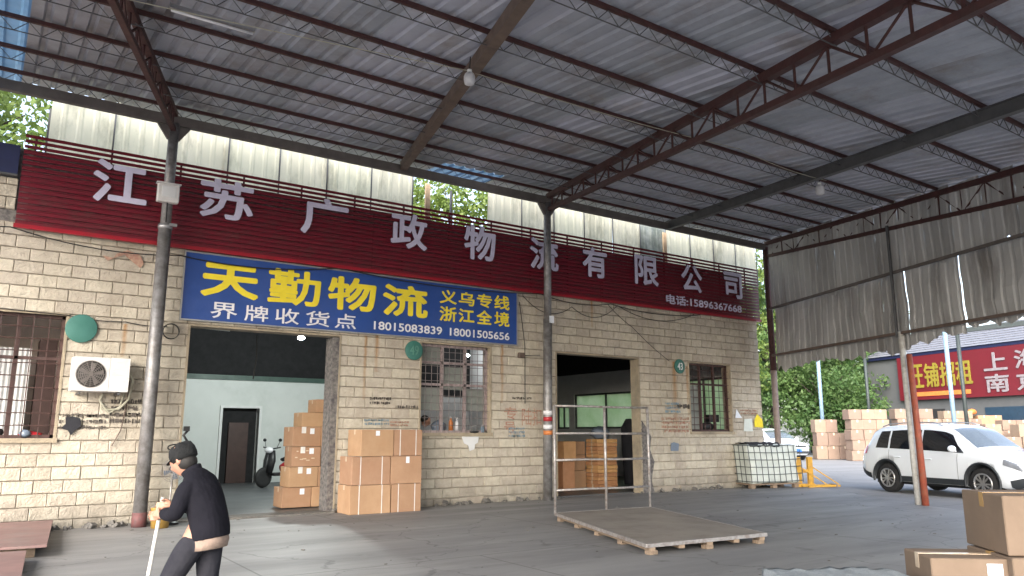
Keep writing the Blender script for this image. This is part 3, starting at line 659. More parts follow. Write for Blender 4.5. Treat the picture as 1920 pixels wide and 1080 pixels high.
# purlins (lattice joists)
PY = [13.48, 12.33, 11.09, 9.81, 8.57, 7.36, 5.92, 4.62, 3.36, 2.1, .85, -.4, -1.65, -2.9]
def truss_x(k, y): return TX[k]-(13.6-y)*math.tan(TA)
TX = [-5.85, -1.8, 2.27, 6.68, 10.45, 14.42]
for i, y in enumerate(PY):
    z = roof_z(y)+.02; xr = edge_x(y)
    mb = MB(); mb.beam((XLE+.1, y, z), (xr+.15, y, z), .048, .055)
    pu = mb.build('purlin', 'steel_red', cn)
    if i == 0: continue
    lb = MB(); xs_ = np.arange(-4.0, xr-.3, .16); d = .19
    pts = [(xx, y, z-.03 if k % 2 else z-d) for k, xx in enumerate(xs_)]
    lb.tube(pts, .0075, 4, False)
    lb.tube([(-4.0, y, z-d), (xr-.4, y, z-d)], .008, 5, False)
    lb.build('lacing_bar', 'steel_dark', pu)
# eave beam and its short struts
zE = 6.8
MB().beam((XLE, 13.6, zE), (18.6, 13.6, zE), .1, .17).build('eave_beam', 'steel_eave', cn)
mb = MB()
for xx in np.arange(-4.2, 18.5, .33): mb.tube([(xx, 13.6, 6.88), (xx+.16, 13.5, 6.99), (xx+.33, 13.6, 6.88)], .007, 4, False)
mb.build('eave_lacing', 'steel_dark', cn)
# trusses
def truss(xe, az, L, wch, d0, d1, m_, zoff=-.09, step=.6, name='truss'):
    dr = Vector((-math.sin(az), -math.cos(az), 0))
    def P(s_): 
        q = Vector((xe, 13.6, 0))+dr*s_; q.z = roof_z(q.y)+zoff; return q
    top = MB(); top.beam(P(.0), P(L), wch, wch*.95); tp = top.build(name, m_, cn)
    dep = lambda s_: d0+(d1-d0)*min(1, s_/10)
    bot = MB(); n = 12
    for i in range(n):
        a, b = L*i/n, L*(i+1)/n; bot.beam(P(a)-Vector((0,0,dep(a))), P(b)-Vector((0,0,dep(b))), wch*.8, wch*.75)
    bot.build('bottom_chord', m_, tp)
    s_ = .25; k = 0
    while s_ < L-step:
        st = MB(); st.tube([P(s_)-Vector((0,0,.03)), P(s_)-Vector((0,0,dep(s_)))], .02, 5, False); st.build('strut', m_, tp)
        a, b = (s_, s_+step) if k % 2 else (s_+step, s_)
        st = MB(); st.tube([P(a)-Vector((0,0,.03)), P(b)-Vector((0,0,dep(b)))], .018, 5, False); st.build('strut', m_, tp)
        s_ += step; k += 1
truss(TX[2]+.0, TA, 17.6, .095, .28, .36, 'steel_red', step=.5)
truss(TX[4], R(16.4), 17.6, .12, .32, .46, 'steel_red')
truss(18.5, EA, 18.3, .12, .38, .56, 'steel_red', step=.6)
dr = Vector((-math.sin(TA), -math.cos(TA), 0))
def P2(xe, s_, zo, az=TA):
    q = Vector((xe, 13.6, 0))+Vector((-math.sin(az), -math.cos(az), 0))*s_; q.z = roof_z(q.y)+zo; return q
MB().beam(P2(TX[3], 0, -.13, R(16.9)), P2(TX[3], 17.6, -.13, R(16.9)), .14, .17).build('rafter_beam', 'steel_brown', cn)
ib = MB(); a, b = P2(TX[5], 0, -.18, R(18.6)), P2(TX[5], 17.8, -.18, R(18.6)); dz = Vector((0, 0, .13))
ib.beam(a, b, .05, .2); ib.beam(a+dz*.75, b+dz*.75, .12, .015); ib.beam(a-dz*.75, b-dz*.75, .12, .015)
ib.build('rafter_beam', 'steel_dark', cn)
for k in (1,): MB().beam(P2(TX[k], 0, -.13), P2(TX[k], 8, -.13), .15, .2).build('rafter_beam', 'steel_red', cn)
# posts
mb = MB(); mb.tube([(2.27, 13.66, 0), (2.27, 13.63, 4.9)], .105, 14); mb.tube([(2.27, 13.63, 4.88), (2.27, 13.6, 6.75)], .085, 14)
po = mb.build('post', 'pole', cn)
MB().tube([(2.27, 13.66, .0), (2.27, 13.66, .22)], .112, 14).build('painted_foot', 'footred', po)
mb = MB(); mb.lathe([(.118, 0), (.118, .07)], 14, (2.27, 13.63, 4.86)); mb.box((2.37, 13.52, 4.92), (.12, .05, .05)); mb.build('pole_clamp', 'alu', po)
mb = MB(); mb.tube([(10.5, 13.78, 0), (10.42, 13.62, 4.0)], .10, 14); mb.tube([(10.42, 13.62, 3.99), (10.42, 13.6, 6.75)], .085, 14)
po = mb.build('post', 'pole', cn)
for (z, m_) in ((1.86, 'white_v'), (1.72, 'red_pl'), (1.55, 'white_v'), (1.42, 'orange_pl')): MB().tube([(10.465, 13.705, z), (10.46, 13.70, z+.09)], .104, 14).build('pole_band', m_, po)
MB().box((10.44, 13.5, 3.98), (.12, .02, .16)).build('pole_notice', 'paper', po)
for xx in (2.27, 10.42):   # flared brackets
    mb = MB()
    for s_ in (-1, 1): mb.prism([(xx, 6.45), (xx+s_*.1, 6.45), (xx+s_*.27, 6.7), (xx, 6.7)] if s_ > 0 else [(xx, 6.7), (xx-.27, 6.7), (xx-.1, 6.45), (xx, 6.45)], 13.57, 13.63)
    mb.build('gusset', 'steel_eave', cn)
mb = MB(); mb.tube([(18.5, 13.62, 0), (18.48, 13.6, 3.2)], .085, 12); mb.build('post', 'postbrown', cn)
mb = MB(); mb.tube([(18.48, 13.6, 3.2), (18.46, 13.6, 6.8)], .09, 12); mb.build('post', 'steel_red', cn)
def EP(t_, z=0): q = E0+ED*t_; return Vector((q.x, q.y, z))
b1 = EP(5.50)
MB().tube([(16.23, 8.60, 0), (16.24, 8.63, 1.1), (16.26, 8.66, 3.62)], [.085, .07, .065], 12).build('post', 'postwhite', cn)
MB().tube([(16.12, 8.42, 0), (16.15, 8.45, 1.6), (16.2, 8.5, 3.1)], [.07, .065, .06], 10).build('post', 'postrust', cn)
MB().tube([EP(18), EP(18, 5.3)], .08, 10).build('post', 'postbrown', cn)
def crumple(mb, amt, seed, ln):
    """cut the sheet into rows and dent it along its normal"""
    n = len(mb.v)//2; rows = 7; vs = []; fs = []
    for r_ in range(rows+1):
        for k in range(n):
            a, b = Vector(mb.v[k]), Vector(mb.v[k+n]); p_ = a.lerp(b, r_/rows)
            d = noise.noise(Vector((p_.x*.9, p_.y*.9, p_.z*1.3)))*amt+noise.noise(Vector((p_.x*3, p_.y*3, p_.z*4)))*amt*.4
            p_ += nrm*d
            if r_ == 0: p_.z += .16*noise.noise(Vector((p_.x*5, p_.y*5, seed)))
            vs.append(tuple(p_))
    for r_ in range(rows):
        for k in range(n-1): fs.append((r_*n+k, r_*n+k+1, (r_+1)*n+k+1, (r_+1)*n+k))
    mb.v = vs; mb.f = fs; mb.mi = [0]*len(fs); mb.sm = [False]*len(fs); return mb
# side cladding hung from the edge truss
nrm = Vector((math.cos(EA), -math.sin(EA), 0))     # outward
rn = random.Random(11)
t_ = .12
while t_ < 18:
    wd = .78; zt = roof_z((E0+ED*t_).y)-.02
    if True:
        mb = MB(); corr(mb, EP(t_, 4.92)+nrm*.03, ED, (0,0,1), wd, zt-4.92, .26, .018, nrm); crumple(mb, .025, t_, 1); mb.build('cladding_sheet', 'clad', cn)
    # lower tier: ragged lower edge, shifted and tilted sheets leave the slits seen from inside
    zb = 3.18+rn.uniform(-.05, .08)
    if 2.0 < t_ < 5: zb = 3.22+rn.uniform(-.02, .12)
    if 5 < t_ < 9: zb = 3.38+rn.uniform(-.08, .1)
    tilt = 0; w2 = wd; sh = 0
    if abs(t_-5.58) < .4: tilt = .02
    if abs(t_-6.36) < .4: tilt = -.012; sh = .0
    if abs(t_-7.14) < .4: tilt = -.035; sh = .05
    
    up = (Vector((0,0,1))+ED*tilt).normalized()
    mb = MB(); corr(mb, EP(t_+sh, zb)+nrm*.09, ED, up, wd, 4.98-zb, .26, .018, nrm); crumple(mb, .06, t_, 1); mb.build('cladding_sheet', 'clad', cn)
    t_ += wd
MB().beam(EP(0, 4.96)-nrm*.02, EP(18.1, 4.86)-nrm*.02, .05, .06).build('cladding_rail', 'steel_eave', cn)
MB().beam(EP(0, 3.62)-nrm*.02, EP(18.1, 3.5)-nrm*.02, .05, .06).build('cladding_rail', 'steel_brown', cn)
for tt in (5.35, 9.1, 12.8): MB().beam(EP(tt, 3.5)-nrm*.06, EP(tt, 6.0)-nrm*.06, .05, .05).build('cladding_post', 'steel_dark', cn)

# lamps, wires
def wire(pts, sag, r=.008, m_='cable', n=10):
    mb = MB(); P_ = []
    for i in range(len(pts)-1):
        a, b = Vector(pts[i]), Vector(pts[i+1])
        for k in range(n): q = k/n; P_.append(a.lerp(b, q)-Vector((0, 0, sag*4*q*(1-q))))
    P_.append(Vector(pts[-1])); mb.tube(P_, r, 5, False); return mb
def lamp(lbl, c, r):
    t = thing('hanging_lamp', lbl, 'lamp', c)
    x, y, z = c
    MB().lathe([(.5*r, -1.15*r), (.85*r, -.95*r), (1*r, -.3*r), (1*r, .4*r), (.8*r, .9*r), (.45*r, 1.2*r)], 14, c).build('bulb', 'bulb', t)
    MB().lathe([(.45*r, 1.15*r), (.42*r, 1.7*r)], 10, c).build('socket', 'white_pt', t)
    MB().tube([(x, y, z+1.6*r), (x+.01, y, z+4.2*r)], .007, 5).build('cord', 'cable', t)
lamp('white bulb hanging from the brown box rafter, nearest the camera', (4.82, 7.94, 6.02), .075)
lamp('white bulb hanging below the dark grey rafter on the right', (12.85, 8.15, 6.05), .085)
o = tag(wire([(-2.5, 9.5, 6.38), (4.9, 8.15, 6.25), (10.2, 7.9, 6.22), (12.85, 8.0, 6.2)], .06, .006, 'hose').build('lamp_wire', 'hose'), 'thin pale wire running under the roof between the two bulbs', 'cable')
t = thing('tube_light', 'unlit white strip light under the roof by the leftmost truss, nearest the photo top', 'light fitting', (1.5, 7.9, 6.3))
MB().beam((1.05, 7.75, 6.33), (2.0, 7.75, 6.33), .06, .05).build('housing', 'alu', t); MB().tube([(1.07, 7.75, 6.28), (1.98, 7.75, 6.28)], .016, 8).build('tube', 'white_v', t)
t = thing('tube_light', 'unlit white strip light under the roof by the leftmost truss, further from the photo top', 'light fitting', (1.9, 9.2, 6.4))
MB().beam((1.35, 9.1, 6.45), (2.35, 9.1, 6.45), .06, .05).build('housing', 'alu', t); MB().tube([(1.37, 9.1, 6.4), (2.33, 9.1, 6.4)], .016, 8).build('tube', 'white_v', t)
# cables along the facade
tag(wire([(-3, 13.9, 4.75), (.1, 13.9, 4.62), (2.6, 13.92, 4.5), (5.5, 13.92, 4.64), (10.4, 13.85, 4.62), (12.6, 13.9, 4.6), (15.9, 13.95, 4.62)], .12, .011).build('facade_cable', 'cable'), 'black cable sagging along the wall below the red sign', 'cable')
tag(wire([(10.0, 14.0, 4.55), (11.4, 13.95, 4.42), (12.9, 13.98, 4.6), (15.7, 13.98, 4.62)], .28, .009).build('facade_cable', 'cable'), 'thinner black cable looping low on the wall right of the blue sign', 'cable')
tag(wire([(12.6, 14.0, 4.6), (13.4, 14.0, 4.1), (14.7, 14.0, 3.3)], .04, .007).build('facade_cable', 'cable'), 'thin cable dropping diagonally towards the small green number disc', 'cable')
tag(wire([(9.9, 14.0, 4.4), (10.05, 14.0, 3.4), (10.05, 14.0, 2.1)], -.02, .009).build('facade_cable', 'cable'), 'vertical black cable beside the right end of the blue sign', 'cable')
tag(wire([(-3, 14.0, 3.55), (1.0, 14.0, 3.32), (1.86, 14.0, 3.28), (2.5, 14.0, 3.26)], .03, .008).build('facade_cable', 'cable'), 'thin cable above the green disc and the air conditioner', 'cable')
mb = MB(); mb.tube([(2.56+.13*math.cos(k*.3), 13.99-.001*k, 3.17+.13*math.sin(k*.3)) for k in range(60)], .008, 5, False)
tag(mb.build('cable_coil', 'cable'), 'coil of black cable hung on the wall left of the blue sign', 'cable coil')

# meter box on post
t = thing('meter_box', 'pale grey electricity box strapped to the left canopy post over the red sign', 'box', (2.24, 13.45, 5.44))
MB().span(2.07, 2.41, 13.40, 13.53, 5.28, 5.60, ch=.015).build('case', 'ac', t)
MB().span(2.13, 2.35, 13.388, 13.4, 5.36, 5.55, ch=.004).build('cover', 'inner_grey', t)
MB().span(2.05, 2.43, 13.41, 13.54, 5.6, 5.62).build('rain_lip', 'ac', t)
MB().tube([(2.24, 13.46, 5.28), (2.25, 13.5, 4.95)], .012, 6).build('conduit', 'cable', t)

# small junction box near cable
t = thing('junction_box', 'small brown junction box on the wall between window and second post', 'box', (9.93, 14.0, 3.18))
MB().span(9.86, 10.02, 13.95, 14.03, 3.12, 3.24, ch=.01).build('case', 'steel_brown', t)
MB().tube([(10.02, 14.0, 3.18), (10.4, 13.9, 3.2)], .008, 5).build('lead', 'cable', t)

# green discs
def disc(lbl, cx, cz, r, num, chz):
    t = thing('number_disc', lbl, 'number sign', (cx, 13.99, cz))
    MB().lathe([(r, 0), (r, .02), (r*.96, .024)], 28, (cx, 14.015, cz), Matrix.Rotation(R(90), 4, 'X')).build('plate', 'green_disc', t)
    if num: text(num, cx-r*.5, cx+r*.5, cz-r*.5, cz+r*.5, 13.988, chz, 'number', t, depth=.003, bold=.02)
disc('large plain green disc on the wall over the air conditioner', 1.22, 3.12, .23, None, 'green_pale')
disc('green disc numbered 49 beside the middle barred window', 7.24, 3.13, .2, '49', 'green_pale')
disc('green disc numbered 43 between right door and right window', 15.08, 3.18, .19, '43', 'white_v')

# ---- air conditioner
t = thing('air_conditioner', 'white wall-mounted air conditioner condenser beside the left window', 'air conditioner', (1.52, 13.85, 2.08))
x0, x1, z0, z1, y0, y1 = 1.12, 1.93, 2.10, 2.64, 13.62, 13.93
mb = MB(); mb.span(x0, x1, y0+.015, y1, z0, z1, ch=.015); mb.build('case', 'ac', t)
mb = MB(); fx, fz, fr = 1.385, 2.37, .205; n = 32
vs = []; fs = []
outer = []
for k in range(n):
    a = 2*math.pi*k/n; ca, sa = math.cos(a), math.sin(a)
    s_ = min(.255/abs(ca) if abs(ca) > 1e-6 else 9, .262/abs(sa) if abs(sa) > 1e-6 else 9); vs.append((fx+ca*s_, y0, fz+sa*s_)); 
for k in range(n): a = 2*math.pi*k/n; vs.append((fx+fr*1.06*math.cos(a), y0, fz+fr*1.06*math.sin(a)))
for k in range(n): fs.append((k, (k+1) % n, n+(k+1) % n, n+k))
mb.add(vs, fs); mb.span(1.645, x1-.002, y0, y0+.012, z0+.005, z1-.005); mb.build('front_panel', 'ac', t)
MB().lathe([(fr, 0), (fr, .012)], 32, (fx, y0+.012, fz), Matrix.Rotation(R(90), 4, 'X')).build('fan_well', 'ac_dark', t)
mb = MB()
for k in range(7): 
    r_ = fr*(k+1)/7; mb.tube([(fx+r_*math.cos(j*math.pi/14), y0-.006, fz+r_*math.sin(j*math.pi/14)) for j in range(29)], .0045, 4, False)
for k in range(8): a = k*math.pi/8; mb.tube([(fx-fr*math.cos(a), y0-.004, fz-fr*math.sin(a)), (fx+fr*math.cos(a), y0-.004, fz+fr*math.sin(a))], .005, 4, False)
mb.build('fan_guard', 'ac_grille', t)
mb = MB(); 
for k in range(5):
    a = k*2*math.pi/5; mb.add([(fx, y0-.001, fz), (fx+.17*math.cos(a), y0-.003, fz+.17*math.sin(a)), (fx+.18*math.cos(a+.5), y0+.001, fz+.18*math.sin(a+.5))], [(0,1,2)])
mb.build('fan_blade', 'ac_grille', t)
for k in range(9): MB().span(1.67, 1.89, y0-.006, y0, z0+.06+k*.05, z0+.075+k*.05).build('louvre', 'ac', t)
for xx in (1.25, 1.8): MB().beam((xx, 14.03, 2.07), (xx, 13.6, 2.07), .03, .03).build('bracket', 'steel_dark', t)
mb = MB(); mb.tube([(1.94, 13.75, 2.42), (2.02, 13.8, 2.3), (1.99, 13.9, 2.0), (1.87, 13.97, 1.84), (1.68, 13.98, 1.83), (1.58, 13.98, 1.98), (1.62, 13.95, 2.08)], .02, 8)
mb.tube([(1.92, 13.9, 2.1), (1.88, 13.97, 1.88), (1.74, 13.98, 1.78), (1.62, 13.98, 1.86), (1.58, 13.98, 2.05)], .014, 6); mb.build('pipe', 'hose', t)
MB().tube([(1.99, 13.95, 2.3), (1.98, 13.99, 1.9), (1.93, 13.99, 1.5), (1.82, 13.99, 1.25)], .009, 5).build('drain_hose', 'steel_brown', t)
# dark cloth scrap, stencils and notices
def flat(name, lbl, cat, poly, m_, y=14.0, th=.006, group=None):
    return tag(MB().prism(poly, y, y-th).build(name, m_), lbl, cat, group)
flat('cloth_patch', 'ragged black cloth patch stuck below the air conditioner', 'patch', [(1.13,1.70),(1.22,1.72),(1.33,1.69),(1.36,1.57),(1.28,1.50),(1.23,1.42),(1.18,1.5),(1.08,1.53),(1.14,1.6)], 'cloth_black', 14.0, .012)
flat('painted_mark', 'faded red brush mark just under the left end of the red sign', 'paint mark', [(1.42,4.36),(1.58,4.34),(1.62,4.42),(1.78,4.5),(1.98,4.44),(2.05,4.3),(2.0,4.22),(1.86,4.32),(1.74,4.42),(1.62,4.36),(1.5,4.28)], 'ink_red', 14.012, .004)
def stencil(lbl, x0, z0, wd, ht, m_, rows=1, seed=1, y=14.022, bar=.55):
    """illegible rubber-stamp phone numbers: short broken strokes as on the real wall"""
    rn_ = random.Random(seed); mb = MB(); hh = ht/rows
    for r_ in range(rows):
        x = x0; zc = z0+ht-(r_+.5)*hh
        while x < x0+wd:
            w_ = hh*bar*rn_.uniform(.5, 1.0); th = hh*.12
            for k in range(rn_.randint(2, 4)):
                if rn_.random() < .5: mb.span(x, x+w_, y-.004, y, zc+rn_.uniform(-.35, .35)*hh-th/2, zc+rn_.uniform(-.33, .33)*hh+th/2)
                else:
                    xx = x+rn_.random()*w_; mb.span(xx, xx+th, y-.0045, y, zc-hh*rn_.uniform(.2, .36), zc+hh*rn_.uniform(.2, .36))
            x += w_+hh*.14
    return tag(mb.build('wall_stencil', m_), lbl, 'stencil')
M_ST = [('black stamped number lines right of the barred left window', 1.05, 1.5, .65, .28, 'ink', 3, 2), ('faded black stamp marks under the air conditioner pipes', 1.75, 1.6, .42, .42, 'ink', 4, 3),
        ('upper black stamp on the wall above the double carton stack', 6.3, 2.0, .45, .17, 'ink', 2, 5), ('black number stamp left of the middle window', 6.85, 1.93, .5, .09, 'ink', 1, 6),
        ('blue stamp marks just above the double carton stack', 6.2, 1.6, .5, .14, 'ink_blue', 2, 7), ('red stamp marks just above the double carton stack', 6.75, 1.58, .4, .12, 'ink_red', 2, 8),
        ('small black stamp high on the wall beside the second post', 9.72, 2.18, .5, .08, 'ink', 1, 9), ('blue stamp under the small red characters', 9.62, 1.35, .4, .24, 'ink_blue', 3, 10),
        ('blue and grey stamps between right door and right window', 14.5, 1.95, .5, .3, 'ink_blue', 3, 12), ('black stamp left of the right window', 14.95, 2.05, .45, .18, 'ink', 1, 13),
        ('reddish stamp rows left of the right window', 14.35, 1.45, 1.0, .42, 'ink_red', 4, 14), ('faint red notice text right of the right window', 17.45, 1.95, .7, .16, 'ink_red', 2, 15)]
for (l, a, b, c, d, m_, r_, s_) in M_ST: stencil(l, a, b, c, d, m_, r_, s_)
t = thing('sprayed_characters', 'red sprayed characters on the wall left of the second post', 'graffiti', (9.5, 14.0, 1.4))
text('专', 9.5, 9.85, 1.75, 2.02, 14.026, 'ink_red', 'character', t, .003, .01); text('号', 9.5, 9.8, 1.45, 1.7, 14.026, 'ink_red', 'character', t, .003, .01)
text('陆', 9.98, 10.25, 1.62, 2.0, 14.026, 'ink_red', 'character', t, .003, .0); text('扣', 10.27, 10.52, 1.62, 2.0, 14.026, 'ink_red', 'character', t, .003, .0)
flat('yellow_notice', 'yellow warning notice at the right corner of the wall', 'notice', [(18.0,1.62),(18.38,1.6),(18.36,1.82),(18.15,1.98),(18.02,1.82)], 'yellow_sign', 14.0)
flat('white_notice', 'white triangular paper notice right of the right window', 'notice', [(17.2,1.86),(17.48,1.86),(17.26,2.1)], 'paper', 14.0)
flat('dark_sticker', 'small purplish sticker low on the wall between door and right window', 'sticker', [(14.62,1.0),(14.9,1.0),(14.93,1.18),(14.75,1.22),(14.64,1.2)], 'bluegrey', 14.0)
flat('cement_patch', 'grey cement splash under the middle window', 'patch', [(8.42,1.38),(8.85,1.38),(8.82,1.25),(8.75,1.22),(8.74,1.12),(8.62,1.08),(8.58,1.2),(8.48,1.24)], 'inner_grey', 14.03, .012)
flat('pale_notice', 'pale bluish paper square right of the right window above the white tote', 'notice', [(17.55,1.5),(17.95,1.5),(17.93,1.85),(17.6,1.83)], 'tote', 14.02, .004)

# things on sills
def blob(lbl, name, cat, c, r, m_, seed=0):
    mb = MB(); rn_ = random.Random(seed); mb.ell(c, r, 12, 8)
    mb.v = [tuple(np.array(v)+np.array([rn_.uniform(-1, 1)*r[i]*.12 for i in range(3)])) for v in mb.v]
    return tag(mb.build(name, m_), lbl, cat)
blob('red cloth bundle on the sill of the left window', 'cloth_bundle', 'cloth', (.7, 14.2, 1.43), (.16, .06, .055), 'red_pl', 1)
blob('grey cap lying on the sill of the left window', 'cap', 'cap', (.62, 14.14, 1.45), (.08, .06, .06), 'bluegrey', 2)
blob('dark bag at the left edge on the left window sill', 'bag', 'bag', (.25, 14.2, 1.46), (.1, .07, .08), 'black', 3)
blob('dark glove bundle on the middle window sill', 'glove_bundle', 'gloves', (8.12, 14.5, 1.58), (.18, .1, .14), 'bluegrey', 4)
def bottle(lbl, c, h, r, m_):
    t = thing('bottle', lbl, 'bottle', c)
    MB().lathe([(r, 0), (r, h*.6), (r*.4, h*.78), (r*.38, h*.88)], 12, c).build('body', m_, t); MB().lathe([(r*.45, h*.88), (r*.45, h)], 10, c).build('cap', 'white_v', t)
bottle('orange bottle standing in the middle barred window', (8.38, 14.42, 1.47), .34, .05, 'orange_pl')
bottle('white bottle standing beside the orange one in the middle window', (8.52, 14.4, 1.47), .32, .045, 'white_v')
bottle('small pale bottle at the right end of the middle window sill', (9.02, 14.15, 1.47), .16, .04, 'postblue')
tag(MB().span(6.9, 10.2, 14.33, 15.1, 1.40, 1.45).build('desk', 'inner_grey'), 'plain grey desk top behind the middle window', 'desk')
blob('black bag on the sill of the right window', 'bag', 'bag', (16.45, 14.35, 1.62), (.22, .1, .12), 'black', 6)
tag(MB().span(16.6, 17.0, 14.4, 14.6, 1.75, 1.95).build('radio', 'black'), 'black box behind the bars of the right window', 'box')
blob('pale rag draped on the middle window sill above the cement splash', 'rag', 'cloth', (8.72, 14.0, 1.48), (.12, .05, .03), 'black', 8)

# LED in hall 1
t = thing('ceiling_lamp', 'lit round lamp glowing in the dark ceiling of the left hall', 'lamp', (6.24, 18, 3.74))
MB().ell((6.24, 18, 3.72), (.085, .085, .045), 14, 8).build('diffuser', 'led', t)
MB().tube([(6.24, 18, 3.76), (6.24, 18, 4.6)], .01, 5).build('cord', 'cable', t)
pl = bpy.data.lights.new('hall_lamp_light', 'POINT'); pl.energy = 165; pl.shadow_soft_size = .1; pl.color = (.92, 1, .96)
lo = bpy.data.objects.new('hall_lamp_light', pl); COL.objects.link(lo); lo.location = (6.24, 18, 3.6)
t = thing('ceiling_lamp', 'small lit lamp seen through the upper bars of the middle window', 'lamp', (10.0, 16.2, 3.4))
MB().ell((9.75, 16.0, 3.33), (.05, .05, .03), 12, 6).build('diffuser', 'led', t); MB().tube([(9.75, 16, 3.35), (9.75, 16, 4.6)], .008, 5).build('cord', 'cable', t)
pl = bpy.data.lights.new('office_lamp_light', 'POINT'); pl.energy = 2.5; pl.shadow_soft_size = .06
lo = bpy.data.objects.new('office_lamp_light', pl); COL.objects.link(lo); lo.location = (9.75, 16.0, 3.2)
tag(wire([(4.6, 16, 3.45), (4.62, 16, 3.0), (4.58, 16, 2.55)], 0, .015).build('hanging_cable', 'cable'), 'cable end dangling in the left doorway', 'cable')
tag(MB().beam((3.0, 16.5, 3.62), (4.2, 16.6, 3.6), .04, .04).build('strip_light', 'white_pt'), 'thin pale strip light unlit high in the left hall', 'light fitting')

# ================================================================== CARTONS
def carton_parts(t, wx, dy, hz, m_, tape='tape', straps=0, label=None, flap=True, rn_=random):
    b = MB(); b.box((0, 0, hz/2), (wx, dy, hz-.004), ch=.006)
    # soft bulge of the faces
    o = b.build('box_body', m_, t, loc=(0,0,0))
    f = .0035
    if tape: 
        MB().span(-wx/2-.001, wx/2+.001, -.028, .028, hz-.002, hz+.0015).build('tape_strip', tape, t, loc=(0,0,0))
        MB().span(-wx/2-.002, -wx/2-.0005, -.028, .028, hz-.09, hz+.001).build('tape_end', tape, t, loc=(0,0,0))
        MB().span(wx/2+.0005, wx/2+.002, -.028, .028, hz-.09, hz+.001).build('tape_end', tape, t, loc=(0,0,0))
    if straps:
        for k in range(straps):
            xx = -wx/2+wx*(.22+.56*k/max(1, straps-1)) if straps > 1 else 0
            mb = MB(); mb.span(xx-.008, xx+.008, -dy/2-.003, -dy/2-.001, 0, hz+.003); mb.span(xx-.008, xx+.008, dy/2+.001, dy/2+.003, 0, hz+.003); mb.span(xx-.008, xx+.008, -dy/2, dy/2, hz+.001, hz+.003)
            mb.build('strap', 'strap', t, loc=(0,0,0))
    if label:
        (lx, lz, lw, lh) = label
        MB().span(lx-lw/2, lx+lw/2, -dy/2-.004, -dy/2-.001, lz-lh/2, lz+lh/2).build('paper_label', 'paper', t, loc=(0,0,0))
    if flap:  # centre seam of the lid and fold line on the front
        MB().span(-wx/2, wx/2, -.0015, .0015, hz-.001, hz-.0005).build('lid_seam', 'darkrender', t, loc=(0,0,0))
def carton(lbl, c, wx, dy, hz, rz, m_='card', group=None, **k):
    t = thing('carton', lbl, 'carton', c, group, rz); carton_parts(t, wx, dy, hz, m_, **k); return t
G1 = 'cartons stacked against the wall by the left door'
# stack outside between door 1 and window 2 : facade-parallel, two columns x three rows, front at y~13.3
zz = 0
rows = [(.515, ('lower left carton of the strapped stack by the wall', 'lower right carton of the strapped stack by the wall')),
        (.51, ('middle left carton of the strapped stack by the wall', 'middle right carton of the strapped stack by the wall')),
        (.49, ('top left carton of the strapped stack by the wall', 'top right carton of the strapped stack by the wall'))]
cw = [(.80, .62), (.76, .64), (.66, .60)]
cx0 = [5.68, 5.70, 5.84]
for i, (h, ls) in enumerate(rows):
    x = cx0[i]
    for j in (0, 1):
        wd = cw[i][j]
        carton(ls[j], (x+wd/2, 13.62+.02*random.random(), zz), wd, .60, h, R(random.uniform(-1.2, 1.2)), group=G1, straps=(0 if (i == 2 and j == 0) or (i == 1 and j == 1) else 2),
               tape='tape', label=((.0, h*.86, .08, .09) if (i == 2 and j == 0) else (.02, h*.86, .07, .12) if (i == 1 and j == 1) else None))
        x += wd+.015
    zz += h+.003
# second rank behind them (dark edges seen at the left)
for i, zz2 in enumerate((0, .563, 1.126)):
    pass
# stack inside door 1
G2 = 'cartons stacked inside the left doorway'
z = .03
cols = [((5.03, 15.75), .56), ((5.62, 15.75), .5)]
hh = [.46, .46, .46, .46]
names = ['lowest', 'second', 'third', 'fourth']
for i in range(4):
    for j in (0, 1):
        dx = (.0, .10, .16, .14)[i]
        wd = .58 if j == 0 else .56
        t = carton('%s carton of the %s column just inside the left doorway' % (names[i], ('left', 'right')[j]), (4.98+wd/2+dx+j*.60, 15.2+.05*random.random(), z), wd, .5, .385, R(random.uniform(-3, 3)), group=G2,
               label=((.1, .30, .09, .11) if j == 0 or i in (0, 3) else None), straps=0, tape='tape')
        if j == 0 and i != 0: MB().span(-.12, -.03, -.256, -.251, .26, .385).build('tape_patch', 'strap', t, loc=(0,0,0))
        if i == 2 and j == 0:
            for q in range(7): a = random.uniform(-.24, .2); b = random.uniform(.05, .34); MB().span(a, a+random.uniform(.03, .08), -.257, -.251, b, b+.02).build('tape_patch', 'tape', t, loc=(0,0,0))
    z += .387
carton('wide carton near the top of the stack inside the left doorway', (5.78, 15.5, z), .78, .5, .29, 0, group=G2, m_='card'); z += .293
carton('topmost carton of the stack inside the left doorway', (5.98, 15.55, z), .56, .5, .27, 0, group=G2, m_='card')
# hall 2 cartons (right doorway)
G3 = 'cartons stored behind the right doorway'
def simple(lbl, c, d, rz, m_, group):
    return carton(lbl, c, d[0], d[1], d[2], rz, m_, group=group, flap=False, tape='tape_brown')
for i, (x, y, z, a, b, h, m_, l) in enumerate((
    (11.75, 15.9, .02, .9, .7, .75, 'card', 'large dark carton at the bottom left inside the right doorway'), (11.75, 15.9, .775, .8, .7, .5, 'card', 'carton on top of the large one inside the right doorway'),
    (12.35, 15.6, .02, .42, .5, .72, 'card_orange', 'tall orange carton standing low in the right doorway'), (12.38, 15.6, .745, .45, .5, .5, 'card_orange', 'orange carton with a red end in the right doorway'),
    (13.1, 16.3, .02, .8, .6, .45, 'card', 'bottom brown carton in the middle of the right hall'), (13.1, 16.3, .475, .8, .6, .4, 'card', 'second brown carton in the middle of the right hall'),
    (13.1, 16.3, .88, .8, .6, .35, 'card', 'top brown carton in the middle of the right hall'))):
    simple(l, (x, y, z), (a, b, h), R(3*i), m_, G3)
G4 = 'flat orange packs piled in the right doorway'
